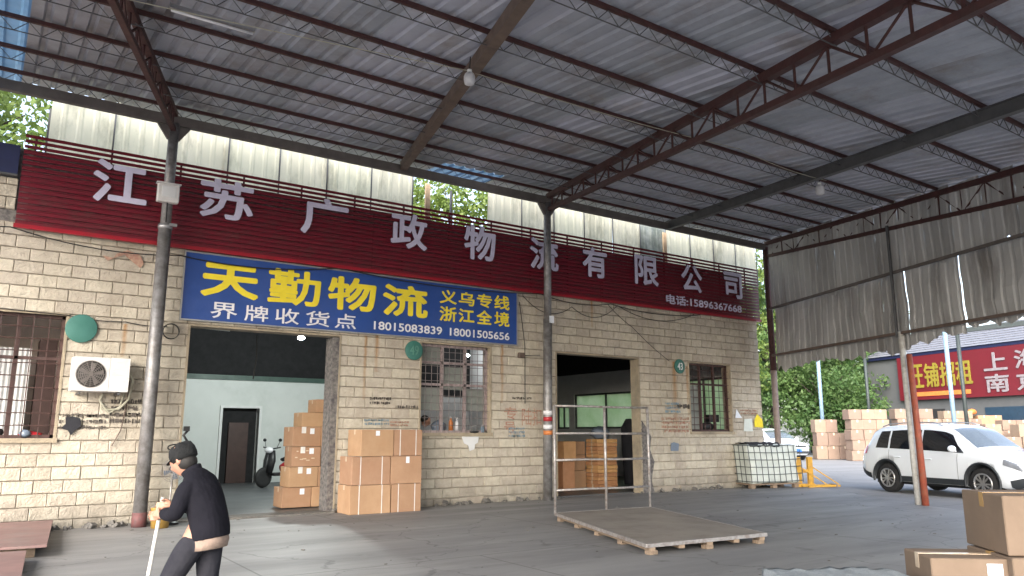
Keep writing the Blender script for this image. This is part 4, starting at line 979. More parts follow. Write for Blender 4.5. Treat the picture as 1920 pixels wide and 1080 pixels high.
for i in range(13):
    z = .02+i*.098
    carton('flat orange pack, number %s from the floor, right doorway pile' % ('one two three four five six seven eight nine ten eleven twelve thirteen'.split()[i]), (13.95+random.uniform(-.02, .02), 15.9, z), .68, .5, .094, R(random.uniform(-3, 3)), 'card_orange', group=G4, flap=False, tape='tape')
blob('grey plastic bag on top of the pile in the right doorway', 'plastic_bag', 'bag', (13.9, 15.9, 1.45), (.3, .22, .17), 'bluegrey', 11)
mb = MB(); mb.tube([(15.35, 16.3, .02), (15.35, 16.3, 1.0), (15.37, 16.3, 1.6), (15.35, 16.3, 1.85)], [.16, .22, .24, .08], 12)
tag(mb.build('hanging_coat', 'cloth_black'), 'black coat hanging at the right side of the right doorway', 'coat')
t = thing('notice_board', 'white framed board on the far wall of the right hall', 'board', (10.9, 20, 1.8))
tag(MB().span(10.5, 10.56, 19.9, 20.1, 3.1, 3.4).build('wall_speaker', 'black'), 'small black speaker high on the left wall of the right hall', 'speaker')
MB().box((15.7, 22.9, 2.0), (.9, .04, .85)).build('board', 'white_pt', t); MB().box((15.7, 22.92, 2.0), (1.0, .03, .95)).build('frame', 'black', t)
# foreground cartons (right)
G5 = 'cartons in the right foreground'
FR = R(-34)
def fg(lbl, c, d, rz, **k): return carton(lbl, c, d[0], d[1], d[2], rz, 'card_dull_shaded', group=G5, **k)

# ================================================================== FLATBED TROLLEY WITH CAGE
Q = [Vector((8.18, 10.53, 0)), Vector((10.25, 10.37, 0)), Vector((8.91, 6.84, 0)), Vector((6.84, 7.0, 0))]
t = thing('cage_platform', 'flat wooden platform with a grey tube frame along its far edge', 'platform', (8.5, 8.7, 0))
def quad(mb, z0, z1, s_=0):
    c = sum(Q, Vector())/4; q = [p+(p-c).normalized()*s_ for p in Q]
    mb.add([(p.x, p.y, z0) for p in q]+[(p.x, p.y, z1) for p in q], [(3,2,1,0),(4,5,6,7),(0,1,5,4),(1,2,6,5),(2,3,7,6),(3,0,4,7)]); return mb
quad(MB(), .122, .134).build('deck_plate', 'plate', t)
mb = MB()
for i in range(4): a, b = Q[i], Q[(i+1) % 4]; mb.beam((a.x, a.y, .115), (b.x, b.y, .115), .03, .045)
mb.build('edge_angle', 'cage', t)
u_, v_ = Q[1]-Q[0], Q[3]-Q[0]
for k in range(5):                                   # bearers
    a = Q[0]+u_*(.04+.92*k/4); b = a+v_
    MB().beam((a.x, a.y, .075), (b.x, b.y, .075), .08, .055).build('bearer', 'wood', t)
for i in range(5):
    for k in (0, 2, 4):
        p_ = Q[0]+u_*(.05+.9*k/4)+v_*(.02+.96*i/4); MB().box((p_.x, p_.y, .024), (.12, .1, .048), rz=R(-4)).build('foot_block', 'wood', t)
ca, cb = Q[0], Q[1]
def cp(f, z): q_ = ca.lerp(cb, f); return (q_.x, q_.y, z)
for f in (.0, .52, 1.0): MB().tube([cp(f, .12), cp(f, 1.93)], .024, 8).build('upright', 'cage', t)
for z in (.50, 1.0, 1.45, 1.92): MB().tube([cp(0, z), cp(.3, z+.004), cp(.7, z-.006), cp(1, z)], .02, 8).build('rail', 'cage', t)
# red boards bottom left
G6 = 'red faced boards on the ground at the left'
for (lbl, poly, z) in (('upper red-brown faced board lying at the left edge by the wall', [(-1.9, 14.0), (1.1, 13.85), (.83, 10.9), (-2.2, 11.1)], .16),
                       ('nearest red-brown faced board at the left corner of the photo', [(-2.4, 11.0), (.62, 10.75), (.45, 8.2), (-2.6, 8.4)], .13)):
    mb = MB(); n = 4; vs = [(x, y, z-.03) for x, y in poly]+[(x, y, z) for x, y in poly]
    mb.add(vs, [(0,1,2,3),(7,6,5,4),(0,4,5,1),(1,5,6,2),(2,6,7,3),(3,7,4,0)])
    tt = thing('faced_board', lbl, 'board', (poly[3][0], poly[3][1], 0), G6)
    mb.build('board_face', 'redply', tt)
    for y in (poly[2][1]+.25, (poly[0][1]+poly[2][1])/2, poly[0][1]-.3): MB().span(poly[3][0]+.5, poly[2][0]-.1, y-.04, y+.04, 0, z-.031).build('batten', 'wood', tt)

# ================================================================== TOTE
t = thing('net_tote', 'white liquid tote in a dark wire net at the right corner of the wall', 'tote', (17.9, 13.75, 0), rz=R(-14))
wx, dy, hz = 1.62, 1.05, 1.02
mb = MB(); mb.smooth = True
def tb(x, z): return x*(1+.05*(1-z/hz))
b = bmesh.new(); bmesh.ops.create_cube(b, size=1); bmesh.ops.subdivide_edges(b, edges=b.edges, cuts=5, use_grid_fill=True)
for v in b.verts:
    v.co.x *= wx; v.co.y *= dy; v.co.z = (v.co.z+.5)*hz
    v.co.x += .06*noise.noise(v.co*1.7) - (v.co.z-.5)*.08; v.co.y += .06*noise.noise(v.co*2.1+Vector((5,0,0))); v.co.z += .03*noise.noise(v.co*3)
b.verts.index_update(); mb.add([v.co+Vector((0,0,.13)) for v in b.verts], [[v.index for v in f.verts] for f in b.faces]); b.free()
o = mb.build('liner', 'tote', t, loc=(0,0,0)); md = o.modifiers.new('b', 'BEVEL'); md.width = .05; md.segments = 3; md.limit_method = 'ANGLE'; md.angle_limit = R(50)
def rp(x, y, z): return Vector((x-(z-.63)*.08*1.0, y, z))
hx, hy = wx/2+.035, dy/2+.04
for k in range(6):
    z = .18+k*.19
    MB().tube([rp(-hx, -hy, z), rp(0, -hy-.015, z-.012), rp(hx, -hy, z+.01), rp(hx+.02, 0, z), rp(hx, hy, z), rp(-hx, hy, z), rp(-hx, -hy, z)], .011, 6, False).build('net_hoop', 'rope', t, loc=(0,0,0))
for k in range(10):
    x = -hx+2*hx*k/9; MB().tube([rp(x, -hy-.012, .15), rp(x+.01, -hy-.012, .6), rp(x, -hy-.01, 1.14)], .010, 6, False).build('net_upright', 'rope', t, loc=(0,0,0))
for k in range(1, 6):
    y = -hy+2*hy*k/6; MB().tube([rp(hx+.012, y, .15), rp(hx+.012, y, 1.14)], .010, 6, False).build('net_upright', 'rope', t, loc=(0,0,0))
    MB().tube([rp(-hx-.012, y, .15), rp(-hx-.012, y, 1.14)], .010, 6, False).build('net_upright', 'rope', t, loc=(0,0,0))
mb = MB(); mb.box((0, 0, .11), (wx+.05, dy+.05, .03)); mb.build('pallet_deck', 'wood', t, loc=(0,0,0))
for sx in (-1, 0, 1):
    for sy in (-1, 1): MB().box((sx*wx*.44, sy*dy*.42, .048), (.14, .12, .095)).build('pallet_foot', 'wood', t, loc=(0,0,0))
mb = MB(); rn_ = random.Random(5)   # crumpled cloth
n = 14; vs = [(wx*(-.48+.62*i/n), dy*(-.52+.75*j/8), 1.19+.05*noise.noise(Vector((i*.6, j*.7, 2)))+(.0 if j else -.09)) for j in range(9) for i in range(n+1)]
mb.smooth = True; mb.add(vs, [(j*(n+1)+i, j*(n+1)+i+1, (j+1)*(n+1)+i+1, (j+1)*(n+1)+i) for j in range(8) for i in range(n)])
o = mb.build('cloth', 'cloth_black'); o.location = (17.9, 13.75, .0); o.rotation_euler = (0, 0, R(-14)); tag(o, 'crumpled dark cloth lying on the white tote', 'cloth')
o.modifiers.new('s', 'SOLIDIFY').thickness = .012

# ================================================================== YELLOW HAND TRUCK
t = thing('yellow_stand', 'yellow steel lifting stand with sloping braces beside the white tote', 'stand', (18.75, 13.05, 0), rz=R(-12))
for x in (-.13, .28):
    MB().beam((x, .05, .06), (x, .05, .80), .16, .07, up=(0,1,0)).build('column', 'jackyellow', t, loc=(0,0,0))
    MB().beam((x+.06, .0, .52), (x+.72, -.22, .07), .028, .028).build('brace', 'jackyellow', t, loc=(0,0,0))
MB().beam((-.25, .05, .045), (.40, .05, .045), .08, .08).build('foot_bar', 'jackyellow', t, loc=(0,0,0))
for y in (-.26, -.02): MB().beam((-.1, y, .035), (.95, y-.06, .035), .06, .05).build('base_leg', 'jackyellow', t, loc=(0,0,0))
MB().beam((.82, -.36, .045), (.9, .0, .045), .05, .06).build('cross_bar', 'wood', t, loc=(0,0,0))
MB().box((.075, .05, .42), (.28, .03, .09)).build('cross_plate', 'jackyellow', t, loc=(0,0,0))

# ================================================================== CARS
def lerp_tab(tab, x):
    xs_ = [a for a, _ in tab]; ys_ = [b for _, b in tab]
    # smooth interpolation
    return float(np.interp(x, xs_, ys_))
def make_car(lbl, loc, rz, T, plate=False, sc=1.0):
    L = T['L']; t = thing('parked_car', lbl, 'car', loc, 'white cars parked in the yard', rz); t.scale = (sc, sc, sc)
    def smoothtab(tab):
        xs_ = np.linspace(tab[0][0], tab[-1][0], 241); ys_ = np.interp(xs_, [a for a, _ in tab], [b for _, b in tab])
        k = np.hanning(15); k /= k.sum(); yp = np.pad(ys_, 7, mode='edge'); ys2 = np.convolve(yp, k, 'valid'); return xs_, ys2
    tabs = {k: smoothtab(T[k]) for k in ('zr', 'zs', 'w', 'wr', 'zb')}
    def f(k, x): return float(np.interp(x, *tabs[k]))
    def sect(x):
        w_, wr, zr, zs_, zb = f('w', x), f('wr', x), f('zr', x), f('zs', x), f('zb', x)
        zm = zb+(zs_-zb)*.55
        return [(0, zb), (w_*.8, zb), (w_*.97, zb+.05), (w_, zb+.18), (w_*1.0, zm), (w_*.985, zs_-.10), (w_*.955, zs_), (w_*.955+(wr-w_*.955)*.5+.02, zs_+(zr-.06-zs_)*.5), (wr+.015, zr-.085), (wr-.05, zr-.03), (wr*.62, zr-.004), (0, zr+.012)]
    NS = 64; X = np.linspace(-L/2, L/2, NS); 
    mb = MB(); mb.smooth = True; K = 12
    vs = []
    for x in X:
        s_ = sect(x)
        vs += [(x, a, b) for a, b in s_]+[(x, -a, b) for a, b in s_[-2:0:-1]]
    n = 2*K-2; fs = []
    for i in range(NS-1):
        for k in range(n): fs.append((i*n+k, (i+1)*n+k, (i+1)*n+(k+1) % n, i*n+(k+1) % n))
    fs += [tuple(range(n)), tuple(range((NS-1)*n, NS*n))[::-1]]
    mb.add(vs, fs)
    me = mb.mesh('body', 'carwhite'); me.materials.append(M['cartrim'])
    o = bpy.data.objects.new('body', me); COL.objects.link(o)
    bm_ = bmesh.new(); bm_.from_mesh(me); bmesh.ops.recalc_face_normals(bm_, faces=bm_.faces); bm_.to_mesh(me); bm_.free()
    cut = MB(); wr_, wb = T['wheel_r'], T['wb']
    for xw in (-wb/2, wb/2):
        for s_ in (-1, 1): cut.lathe([(wr_+.06, -.3), (wr_+.06, .3)], 28, (xw, s_*(T['hw']), wr_+.02), Matrix.Rotation(R(90), 4, 'X'))
    cme = cut.mesh('cut', 'cartrim'); oc = bpy.data.objects.new('cut', cme); COL.objects.link(oc)
    bm_ = bmesh.new(); bm_.from_mesh(cme); bmesh.ops.recalc_face_normals(bm_, faces=bm_.faces); bm_.to_mesh(cme); bm_.free()
    md = o.modifiers.new('b', 'BOOLEAN'); md.object = oc; md.operation = 'DIFFERENCE'; md.solver = 'EXACT'
    try: md.material_mode = 'TRANSFER'
    except Exception: pass
    bpy.context.view_layer.update(); nm = evalmesh(o, 'body'); bpy.data.objects.remove(o); bpy.data.objects.remove(oc)
    body = link('body', nm, t, loc=(0,0,0))
    def patch(k0, k1, x0, x1, name, m_, parent=body, f0=0., f1=1., off=.006, nn=14, sides=(1, -1), slant0=0, slant1=0):
        """patch of the body skin between section points k0..k1"""
        for sd_ in sides:
            p = MB(); p.smooth = True; ks = list(range(k0, k1+1)); vs_ = []
            for i in range(nn+1):
                row = []
                for kk, k in enumerate(ks):
                    fr_ = kk/(len(ks)-1) if len(ks) > 1 else 0
                    xa = x0+slant0*fr_; xb = x1+slant1*fr_; x = xa+(xb-xa)*i/nn
                    s_ = sect(x); row.append(Vector((x, s_[k][0]*sd_, s_[k][1])))
                # trim ends
                if f0 > 0: row[0] = row[0].lerp(row[1], f0)
                if f1 < 1: row[-1] = row[-2].lerp(row[-1], f1)
                vs_ += row
            m = len(ks); fs_ = [(i*m+k, (i+1)*m+k, (i+1)*m+k+1, i*m+k+1) for i in range(nn) for k in range(m-1)]
            # offset along normals
            me_ = bpy.data.meshes.new('p'); me_.from_pydata([tuple(v) for v in vs_], [], fs_); me_.update()
            nv = [v.normal.copy() for v in me_.vertices]; c0 = Vector((0, 0, .8))
            vv = []
            for v, nr in zip(vs_, nv):
                if nr.dot(v-Vector((v.x, 0, .8))) < 0: nr = -nr
                vv.append(v+nr*off)
            p.add(vv, fs_); p.build(name, m_, parent, loc=(0,0,0))
    for a in T['side_glass']: patch(6, 8, a[0], a[1], 'side_window', 'carglass', f0=.12, f1=.75, slant0=a[2], slant1=a[3])
    patch(9, 11, *T['windscreen'], 'windscreen', 'screenglass', f0=0, f1=1, off=.007)
    patch(9, 11, *T['rear_screen'], 'rear_window', 'carglass', off=.007)
    patch(1, 2, -wb/2+wr_+.08, wb/2-wr_-.08, 'sill_trim', 'cartrim', off=.012); patch(2, 3, -wb/2+wr_+.08, wb/2-wr_-.08, 'sill_trim', 'cartrim', off=.012)
    patch(1, 3, L/2-.3, L/2-.02, 'bumper_trim', 'cartrim', off=.01); patch(1, 3, -L/2+.02, -L/2+.4, 'bumper_trim', 'cartrim', off=.01)
    patch(5, 7, L/2-.42, L/2-.10, 'headlight', 'lampglass', f1=.5, off=.012)
    patch(5, 7, -L/2+.04, -L/2+.30, 'tail_light', 'redlamp', f1=.8, off=.014)
    # front grille, plate
    xf = L/2-.01
    MB().box((xf-.02, 0, .66), (.08, 1.0, .09), ch=.01).build('grille', 'cartrim', body, loc=(0,0,0))
    MB().box((xf+.01, 0, .38), (.06, 1.15, .12), ch=.01).build('intake', 'cartrim', body, loc=(0,0,0))
    if plate: MB().box((xf+.06, 0, .48), (.015, .44, .14)).build('number_plate', 'plateblue', body, loc=(0,0,0))
    for s_ in (-1, 1):
        w_ = f('w', T['mirror_x'])
        m_ = MB(); m_.ell((T['mirror_x'], s_*(w_+.11), T['mirror_z']), (.07, .115, .075), 12, 8); m_.tube([(T['mirror_x'], s_*(w_-.02), T['mirror_z']-.06), (T['mirror_x'], s_*(w_+.06), T['mirror_z']-.04)], .02, 6)
        m_.build('mirror', 'carwhite', t, loc=(0,0,0))
        for xd in T['handles']: MB().box((xd, s_*(f('w', xd)+.004), f('zs', xd)-.16), (.19, .03, .03), ch=.008).build('door_handle', 'carwhite', t, loc=(0,0,0))
        for xd in T['seams']:
            mb_ = MB(); s2 = sect(xd); mb_.tube([Vector((xd, s_*(a+.001), b)) for a, b in s2[2:7]], .004, 4, False); mb_.build('door_seam', 'cartrim', t, loc=(0,0,0))
        if T.get('rails'):
            xs_ = np.linspace(T['rails'][0], T['rails'][1], 9); MB().tube([(x, s_*(f('wr', x)-.05), f('zr', x)+.03-(.04 if i in (0, 8) else 0)) for i, x in enumerate(xs_)], .016, 6).build('roof_rail', 'alu', t, loc=(0,0,0))
    for xw in (-wb/2, wb/2):
        for s_ in (-1, 1):
            rt = Matrix.Rotation(R(90), 4, 'X'); y = s_*(T['hw']-.12)
            wh = MB().lathe([(wr_*.62, -.1), (wr_*.9, -.11), (wr_, -.08), (wr_, .08), (wr_*.9, .11), (wr_*.62, .1)], 30, (xw, y, wr_), rt).build('wheel', 'tyre', t, loc=(0,0,0))
            MB().lathe([(wr_*.66, .0), (wr_*.66, .03), (wr_*.58, .035), (wr_*.55, .0)], 28, (xw, y+s_*.09, wr_), rt if s_ < 0 else Matrix.Rotation(R(-90), 4, 'X')).build('rim', 'alloy', wh, loc=(0,0,0))
            MB().lathe([(wr_*.64, 0), (wr_*.64, .01)], 20, (xw, y+s_*.045, wr_), rt).build('brake_well', 'black', wh, loc=(0,0,0))
            sp = MB()
            for k in range(10):
                a = k*2*math.pi/10+(.14 if k % 2 else -.02); r1 = wr_*.62
                sp.beam((xw, y+s_*.115, wr_), (xw+r1*math.cos(a), y+s_*.10, wr_+r1*math.sin(a)), .03, .03, up=(0,1,0))
            sp.build('spokes', 'alloy', wh, loc=(0,0,0))
            ar = MB(); ar.tube([(xw+(wr_+.075)*math.cos(a), s_*(T['hw']-.0), wr_+.02+(wr_+.075)*math.sin(a)) for a in np.linspace(-.25, math.pi+.25, 20)], .026, 6, False); ar.build('arch_trim', 'cartrim', t, loc=(0,0,0))
    mb_ = MB(); mb_.span(-L/2+.3, L/2-.3, -T['hw']+.3, T['hw']-.3, .2, .45); mb_.build('underbody', 'black', t, loc=(0,0,0))
    return t
SUV = dict(L=4.45, hw=.90, wb=2.62, wheel_r=.35, mirror_x=.72, mirror_z=1.10, handles=(-.05, -.95), seams=(.72, -.25, -1.22), rails=(-1.6, .2),
    zr=[(-2.23, .88), (-2.18, 1.02), (-2.05, 1.2), (-1.86, 1.52), (-1.6, 1.63), (-.9, 1.675), (-.1, 1.68), (.35, 1.63), (.6, 1.52), (1.12, 1.14), (1.3, 1.08), (1.8, 1.0), (2.1, .88), (2.23, .70)],
    zs=[(-2.23, .80), (-2.1, .98), (-1.9, 1.06), (-.5, 1.02), (1.1, .97), (1.8, .88), (2.1, .76), (2.23, .60)],
    w=[(-2.23, .74), (-2.05, .86), (-1.6, .90), (1.4, .90), (1.9, .86), (2.12, .74), (2.23, .60)],
    wr=[(-2.23, .66), (-1.95, .66), (-1.6, .64), (-.2, .66), (.35, .65), (1.1, .74), (1.4, .76), (1.9, .70), (2.23, .50)],
    zb=[(-2.23, .42), (-1.9, .28), (-1.4, .24), (1.4, .24), (1.9, .26), (2.23, .36)],
    side_glass=((-1.66, -1.26, .12, 0), (-1.20, -.3, 0, 0), (-.24, .92, 0, -.42)), windscreen=(.50, 1.12), rear_screen=(-2.08, -1.84))
hd = math.atan2(-2.56, -.66)
SUV_LOC = (19.55, 9.33, 0)
make_car('white SUV parked behind the leaning white and rusty posts', SUV_LOC, hd, SUV, sc=1.0)
HB = dict(SUV); HB.update(L=4.3, rails=None, mirror_z=1.0,
    zr=[(-2.15, .85), (-2.05, 1.1), (-1.8, 1.38), (-1.4, 1.47), (-.4, 1.52), (.15, 1.47), (.5, 1.32), (1.05, 1.0), (1.3, .95), (1.8, .86), (2.05, .76), (2.15, .62)],
    zs=[(-2.15, .74), (-1.9, .96), (-.5, .93), (1.05, .88), (1.8, .78), (2.05, .68), (2.15, .52)],
    w=[(-2.15, .72), (-1.9, .83), (-1.5, .87), (1.4, .87), (1.85, .82), (2.05, .72), (2.15, .58)],
    wr=[(-2.15, .6), (-1.5, .6), (.1, .62), (1.05, .72), (1.4, .73), (1.9, .66), (2.15, .5)],
    zb=[(-2.15, .36), (-1.8, .22), (1.8, .2), (2.15, .28)], hw=.87, wheel_r=.31,
    side_glass=((-1.7, -1.1, .1, 0), (-1.04, -.25, 0, 0), (-.18, .85, 0, -.42)), windscreen=(.30, 1.03), rear_screen=(-2.0, -1.75))
make_car('white hatchback half hidden behind the wall corner beyond the tote', (36.6, 27.4, 0), math.atan2(-.93, -.36), HB, plate=True, sc=1.12)

# ================================================================== FAR BUILDING (right)
fb = thing('roadside_building', 'grey building across the yard under a big red Chinese sign', 'building', (50, 22, 0))
az2 = R(16.7); d2 = Vector((math.sin(az2), math.cos(az2), 0)); n2 = Vector((-math.cos(az2), math.sin(az2), 0)); p2 = Vector((49.95, 26.9, 0))
# local frame: X along -d2 (towards the viewer's right), Y depth away (= -n2 ... ), Z up
FM = Matrix(((-d2.x, -n2.x, 0, p2.x), (-d2.y, -n2.y, 0, p2.y), (0, 0, 1, 0), (0, 0, 0, 1)))
def fbuild(mb, name, m_, parent=fb):
    mb.v = [tuple(FM @ Vector(v)) for v in mb.v]; return mb.build(name, m_, parent)
mb = MB(); mb.span(-2.9, 34, 0, 9, 0, 6.35); fbuild(mb, 'wall', 'far_wall')
mb = MB(); mb.span(-3.0, 34.2, -.25, .0, 6.3, 6.5); fbuild(mb, 'eave_trim', 'darkblue')
mb = MB(); 
for i in range(9):     # tile courses stepping up
    mb.add([(-3.2, -.35+i*.55, 6.5+i*.21), (34.4, -.35+i*.55, 6.5+i*.21), (34.4, .22+i*.55, 6.66+i*.21), (-3.2, .22+i*.55, 6.66+i*.21), (-3.2, .22+i*.55, 6.5+i*.21+.21), (34.4, .22+i*.55, 6.5+i*.21+.21)], [(0,1,2,3),(3,2,5,4)])
fbuild(mb, 'roof_tiles', 'tile')['kind'] = 'stuff'
mb = MB(); mb.add([(-2.9, 0, 6.5), (-2.9, 9, 6.5), (-2.9, 4.5, 8.3)], [(0,1,2)]); mb.add([(-3.2, 4.6, 8.35), (34.4, 4.6, 8.35), (34.4, 9.3, 6.4), (-3.2, 9.3, 6.4)], [(0,1,2,3)]); fbuild(mb, 'roof_back', 'tile')
for (x0, x1, z1, m_) in ((1.0, 3.2, 2.9, 'inner_dark'), (6.0, 8.6, 2.9, 'far_blue'), (9.6, 11.6, 2.9, 'far_blue'), (14.5, 17.5, 2.7, 'inner_dark'), (19, 22, 2.8, 'far_blue'), (24, 27, 2.8, 'inner_dark')):
    mb = MB(); mb.span(x0, x1, -.04, .05, 0, z1); fbuild(mb, 'door_or_dark_opening', m_)  # blue doors, and near-black slabs standing in for shade inside openings
fs = thing('red_billboard', 'big red roadside sign with white and yellow Chinese characters', 'signboard', (49, 25, 3.5))
def ftext(body, x0, x1, z0, z1, m_, nm='character', bold=.03): return text(body, x0, x1, z0, z1, -.30, m_, nm, fs, .02, bold, mtx=FM)
def fsb(mb, name, m_): mb.v = [tuple(FM @ Vector(v)) for v in mb.v]; return mb.build(name, m_, fs)
mb = MB(); mb.span(.05, 22, -.27, -.05, 3.5, 6.28); fsb(mb, 'panel', 'far_red')
for i, c in enumerate('旺铺招租'): ftext(c, 1.0+i*1.18, 2.1+i*1.18, 4.25, 5.75, 'far_yellow', bold=.03)
mb = MB(); mb.span(1.2, 5.4, -.30, -.275, 3.72, 3.98); fsb(mb, 'pale_strip', 'orange_pl')
for i, c in enumerate('上海专线'): ftext(c, 6.45+i*1.95, 7.95+i*1.95, 4.95, 6.0, 'far_white')
for i, c in enumerate('南京专线'): ftext(c, 6.45+i*1.95, 7.95+i*1.95, 3.72, 4.75, 'far_white')
# posts beyond
def post(lbl, x, y, h, r, m_):
    t = thing('steel_post', lbl, 'post', (x, y, 0)); MB().tube([(x, y, .01), (x, y, h)], r, 12).build('shaft', m_, t); MB().box((x, y, .02), (r*4, r*4, .04)).build('foot_plate', 'steel_dark', t); MB().box((x, y, h), (r*3, r*3, .03)).build('cap', 'steel_dark', t)
post('pale blue post rising behind the left carton stack in the yard', 42.5, 28.0, 7.6, .115, 'postblue')
post('pale blue and pink post in front of the big red sign', 32.0, 15.25, 5.6, .085, 'postblue')
post('dark thin post at the left end of the grey roadside building', 42.6, 25.0, 6.6, .09, 'postdark')
post('dark thin post crossing the white characters of the red sign', 43.1, 19.9, 6.9, .1, 'postdark')
t = thing('yard_awning_beam', 'dark steel beam on thin posts before the roadside building', 'beam', (43, 22, 6.6))
MB().beam((42.4, 26.5, 6.65), (43.9, 12, 7.1), .2, .25).build('beam', 'postdark', t); MB().beam((42.4, 26.5, 6.9), (46, 27.2, 6.75), .12, .15).build('cross_beam', 'postdark', t)

# cartons in the yard : stacks (cols x rows), facing the camera
def stack(name, px, py, az, cols, rows, w_, h_, d_, m_, lblf, group, miss=(), jit=.03):
    ex = Vector((math.cos(az), math.sin(az), 0))
    proto = {}
    rown = ['bottom', 'second', 'third', 'fourth', 'fifth', 'sixth', 'seventh']; coln = ['first', 'second', 'third', 'fourth', 'fifth', 'sixth']
    for r_ in range(rows):
        for c in range(cols):
            if (r_, c) in miss: continue
            off = (c+.5)*w_*1.02+(w_*.12 if r_ % 2 else 0)
            p_ = Vector((px, py, 0))+ex*off; lbl = lblf % (rown[r_], coln[c])
            if 'p' not in proto:
                t = thing('carton', lbl, 'carton', (p_.x, p_.y, r_*h_*1.005+.0), group, az)
                b = MB(); b.box((0, 0, h_/2), (w_, d_, h_-.01), ch=.012); b.build('box_body', m_, t, loc=(0,0,0))
                MB().span(-w_/2-.004, w_/2+.004, -.035, .035, h_-.01, h_-.002).build('tape_strip', 'tape', t, loc=(0,0,0))
                MB().span(-.04, .04, -d_/2-.006, -d_/2-.001, h_-.14, h_-.006).build('tape_end', 'tape', t, loc=(0,0,0))
                proto['p'] = t
            else:
                t = dup(proto['p'], (p_.x+random.uniform(-jit, jit), p_.y+random.uniform(-jit, jit), r_*h_*1.005), az+R(random.uniform(-2, 2)), lbl)
AZS = R(-34)
G7 = 'cartons stacked in the yard'
stack('a', 38.35, 25.9, AZS, 3, 3, .62, .72, .6, 'card_pale', '%s row, %s carton from the left, leftmost yard stack', G7, miss=((2, 2),))
stack('b', 37.95, 23.6, R(-32), 3, 5, .68, .53, .7, 'card_pale', '%s row, %s carton from the left, tall stack left of the SUV', G7)
stack('c', 40.75, 22.6, R(-34), 3, 5, .66, .54, .7, 'card_pale', '%s row, %s carton from the left, stack behind the SUV roof', G7)
stack('d', 44.0, 22.3, R(-34), 5, 6, .55, .44, .6, 'card_pale', '%s row, %s carton from the left, small cartons below the red sign', G7, miss=((5, 4), (5, 0)))
stack('e', 46.2, 21.0, R(-34), 2, 4, .7, .6, .6, 'card', '%s row, %s carton from the left, darker stack right of small cartons', G7)
stack('f', 40.8, 18.2, R(-34), 3, 3, .8, .62, .7, 'card_pale', '%s row, %s carton from the left, rightmost yard stack', G7, miss=((2, 1),))
stack('g', 42.6, 18.9, R(-34), 4, 4, .72, .52, .6, 'card_pale', '%s row, %s carton from the left, stack above the SUV bonnet', G7, miss=((3, 0), (3, 3)))
blob('orange cloth lying on the pile of small cartons in the yard', 'cloth_bundle', 'cloth', (46.0, 20.9, 2.6), (.3, .2, .16), 'orange_pl', 21)
tag(MB().span(43.4, 44.0, 16.4, 17.0, 0, 1.7).build('wrapped_bale', 'purple'), 'purple wrapped bale beyond the bonnet of the SUV', 'bale')

# ================================================================== TREES
def tree(lbl, x, y, h, r, leaf, nl, seed, size=.2, low=.25):
    rg = np.random.default_rng(seed); t = thing('broadleaf_tree', lbl, 'tree', (x, y, 0), 'trees behind the yard')
    tr = MB(); top = Vector((x+rg.uniform(-.4, .4), y+rg.uniform(-.4, .4), h*.8))
    tr.tube([(x, y, 0), (x+rg.uniform(-.2, .2), y, h*.3), (x+rg.uniform(-.4, .4), y+rg.uniform(-.3, .3), h*.55), top], [h*.022+.08, h*.018+.06, h*.011+.03, .03], 9)
    ends = []
    for k in range(16):
        z0 = h*rg.uniform(.22, .7); a = rg.uniform(0, 6.283); ln = r*rg.uniform(.5, 1.0); p0 = Vector((x, y, z0))
        p1 = p0+Vector((math.cos(a)*ln*.5, math.sin(a)*ln*.5, ln*.3)); p2_ = p0+Vector((math.cos(a)*ln, math.sin(a)*ln, ln*rg.uniform(.3, .9)))
        tr.tube([p0, p1, p2_], [.09, .05, .015], 6); ends += [p1, p2_]
    tr.build('trunk', 'bark', t)
    # clumps
    C_ = []
    for k in range(70):
        u = rg.normal(size=3); u /= np.linalg.norm(u); rr = rg.uniform(.35, 1)**.6
        C_.append((x+u[0]*r*rr, y+u[1]*r*rr, h*(low+1)/2+u[2]*h*(1-low)/2*rr, rg.uniform(.35, .8)*r*.42))
    for e in ends: C_.append((e.x, e.y, e.z, r*.28))
    C_ = np.array(C_); idx = rg.integers(0, len(C_), nl); u = rg.normal(size=(nl, 3)); u /= np.linalg.norm(u, axis=1)[:, None]
    P_ = C_[idx, :3]+u*(C_[idx, 3]*rg.uniform(.3, 1, nl)**.5)[:, None]*np.array([1, 1, .7])
    a = rg.normal(size=(nl, 3)); a /= np.linalg.norm(a, axis=1)[:, None]; b_ = np.cross(a, rg.normal(size=(nl, 3))); b_ /= np.linalg.norm(b_, axis=1)[:, None]
    s_ = (size*rg.uniform(.6, 1.3, nl))[:, None]
    V = np.stack([P_-a*s_*.5, P_+b_*s_*.28, P_+a*s_*.5, P_-b_*s_*.28], 1).reshape(-1, 3)
    me = bpy.data.meshes.new('crown'); me.vertices.add(nl*4); me.vertices.foreach_set('co', V.ravel()); me.loops.add(nl*4); me.loops.foreach_set('vertex_index', np.arange(nl*4))
    me.polygons.add(nl); me.polygons.foreach_set('loop_start', np.arange(0, nl*4, 4)); me.polygons.foreach_set('loop_total', np.full(nl, 4)); me.materials.append(M[leaf]); me.update(calc_edges=True); me.validate()
    link('crown', me, t)
tree('fresh green tree showing left of the cream sheets above the dark blue sign', -2.0, 27.5, 14.5, 4.2, 'leaf_a', 16000, 1, .24)
tree('fresh green tree glimpsed through the gap in the cream sheets', 16.6, 28.5, 15.0, 4.4, 'leaf_a', 16000, 2, .24)
tree('green tree at the right end of the red sign behind the wall corner', 40.0, 34, 19, 4.6, 'leaf_a', 15000, 3, .28, .12)
tree('dark tree with visible branches just right of the wall corner', 44.5, 33.0, 13, 4.6, 'leaf_b', 9000, 4, .3, .2)
tree('leafy tree behind the pale blue post in the yard', 50.5, 34.0, 13.5, 5.0, 'leaf_b', 15000, 5, .3, .12)
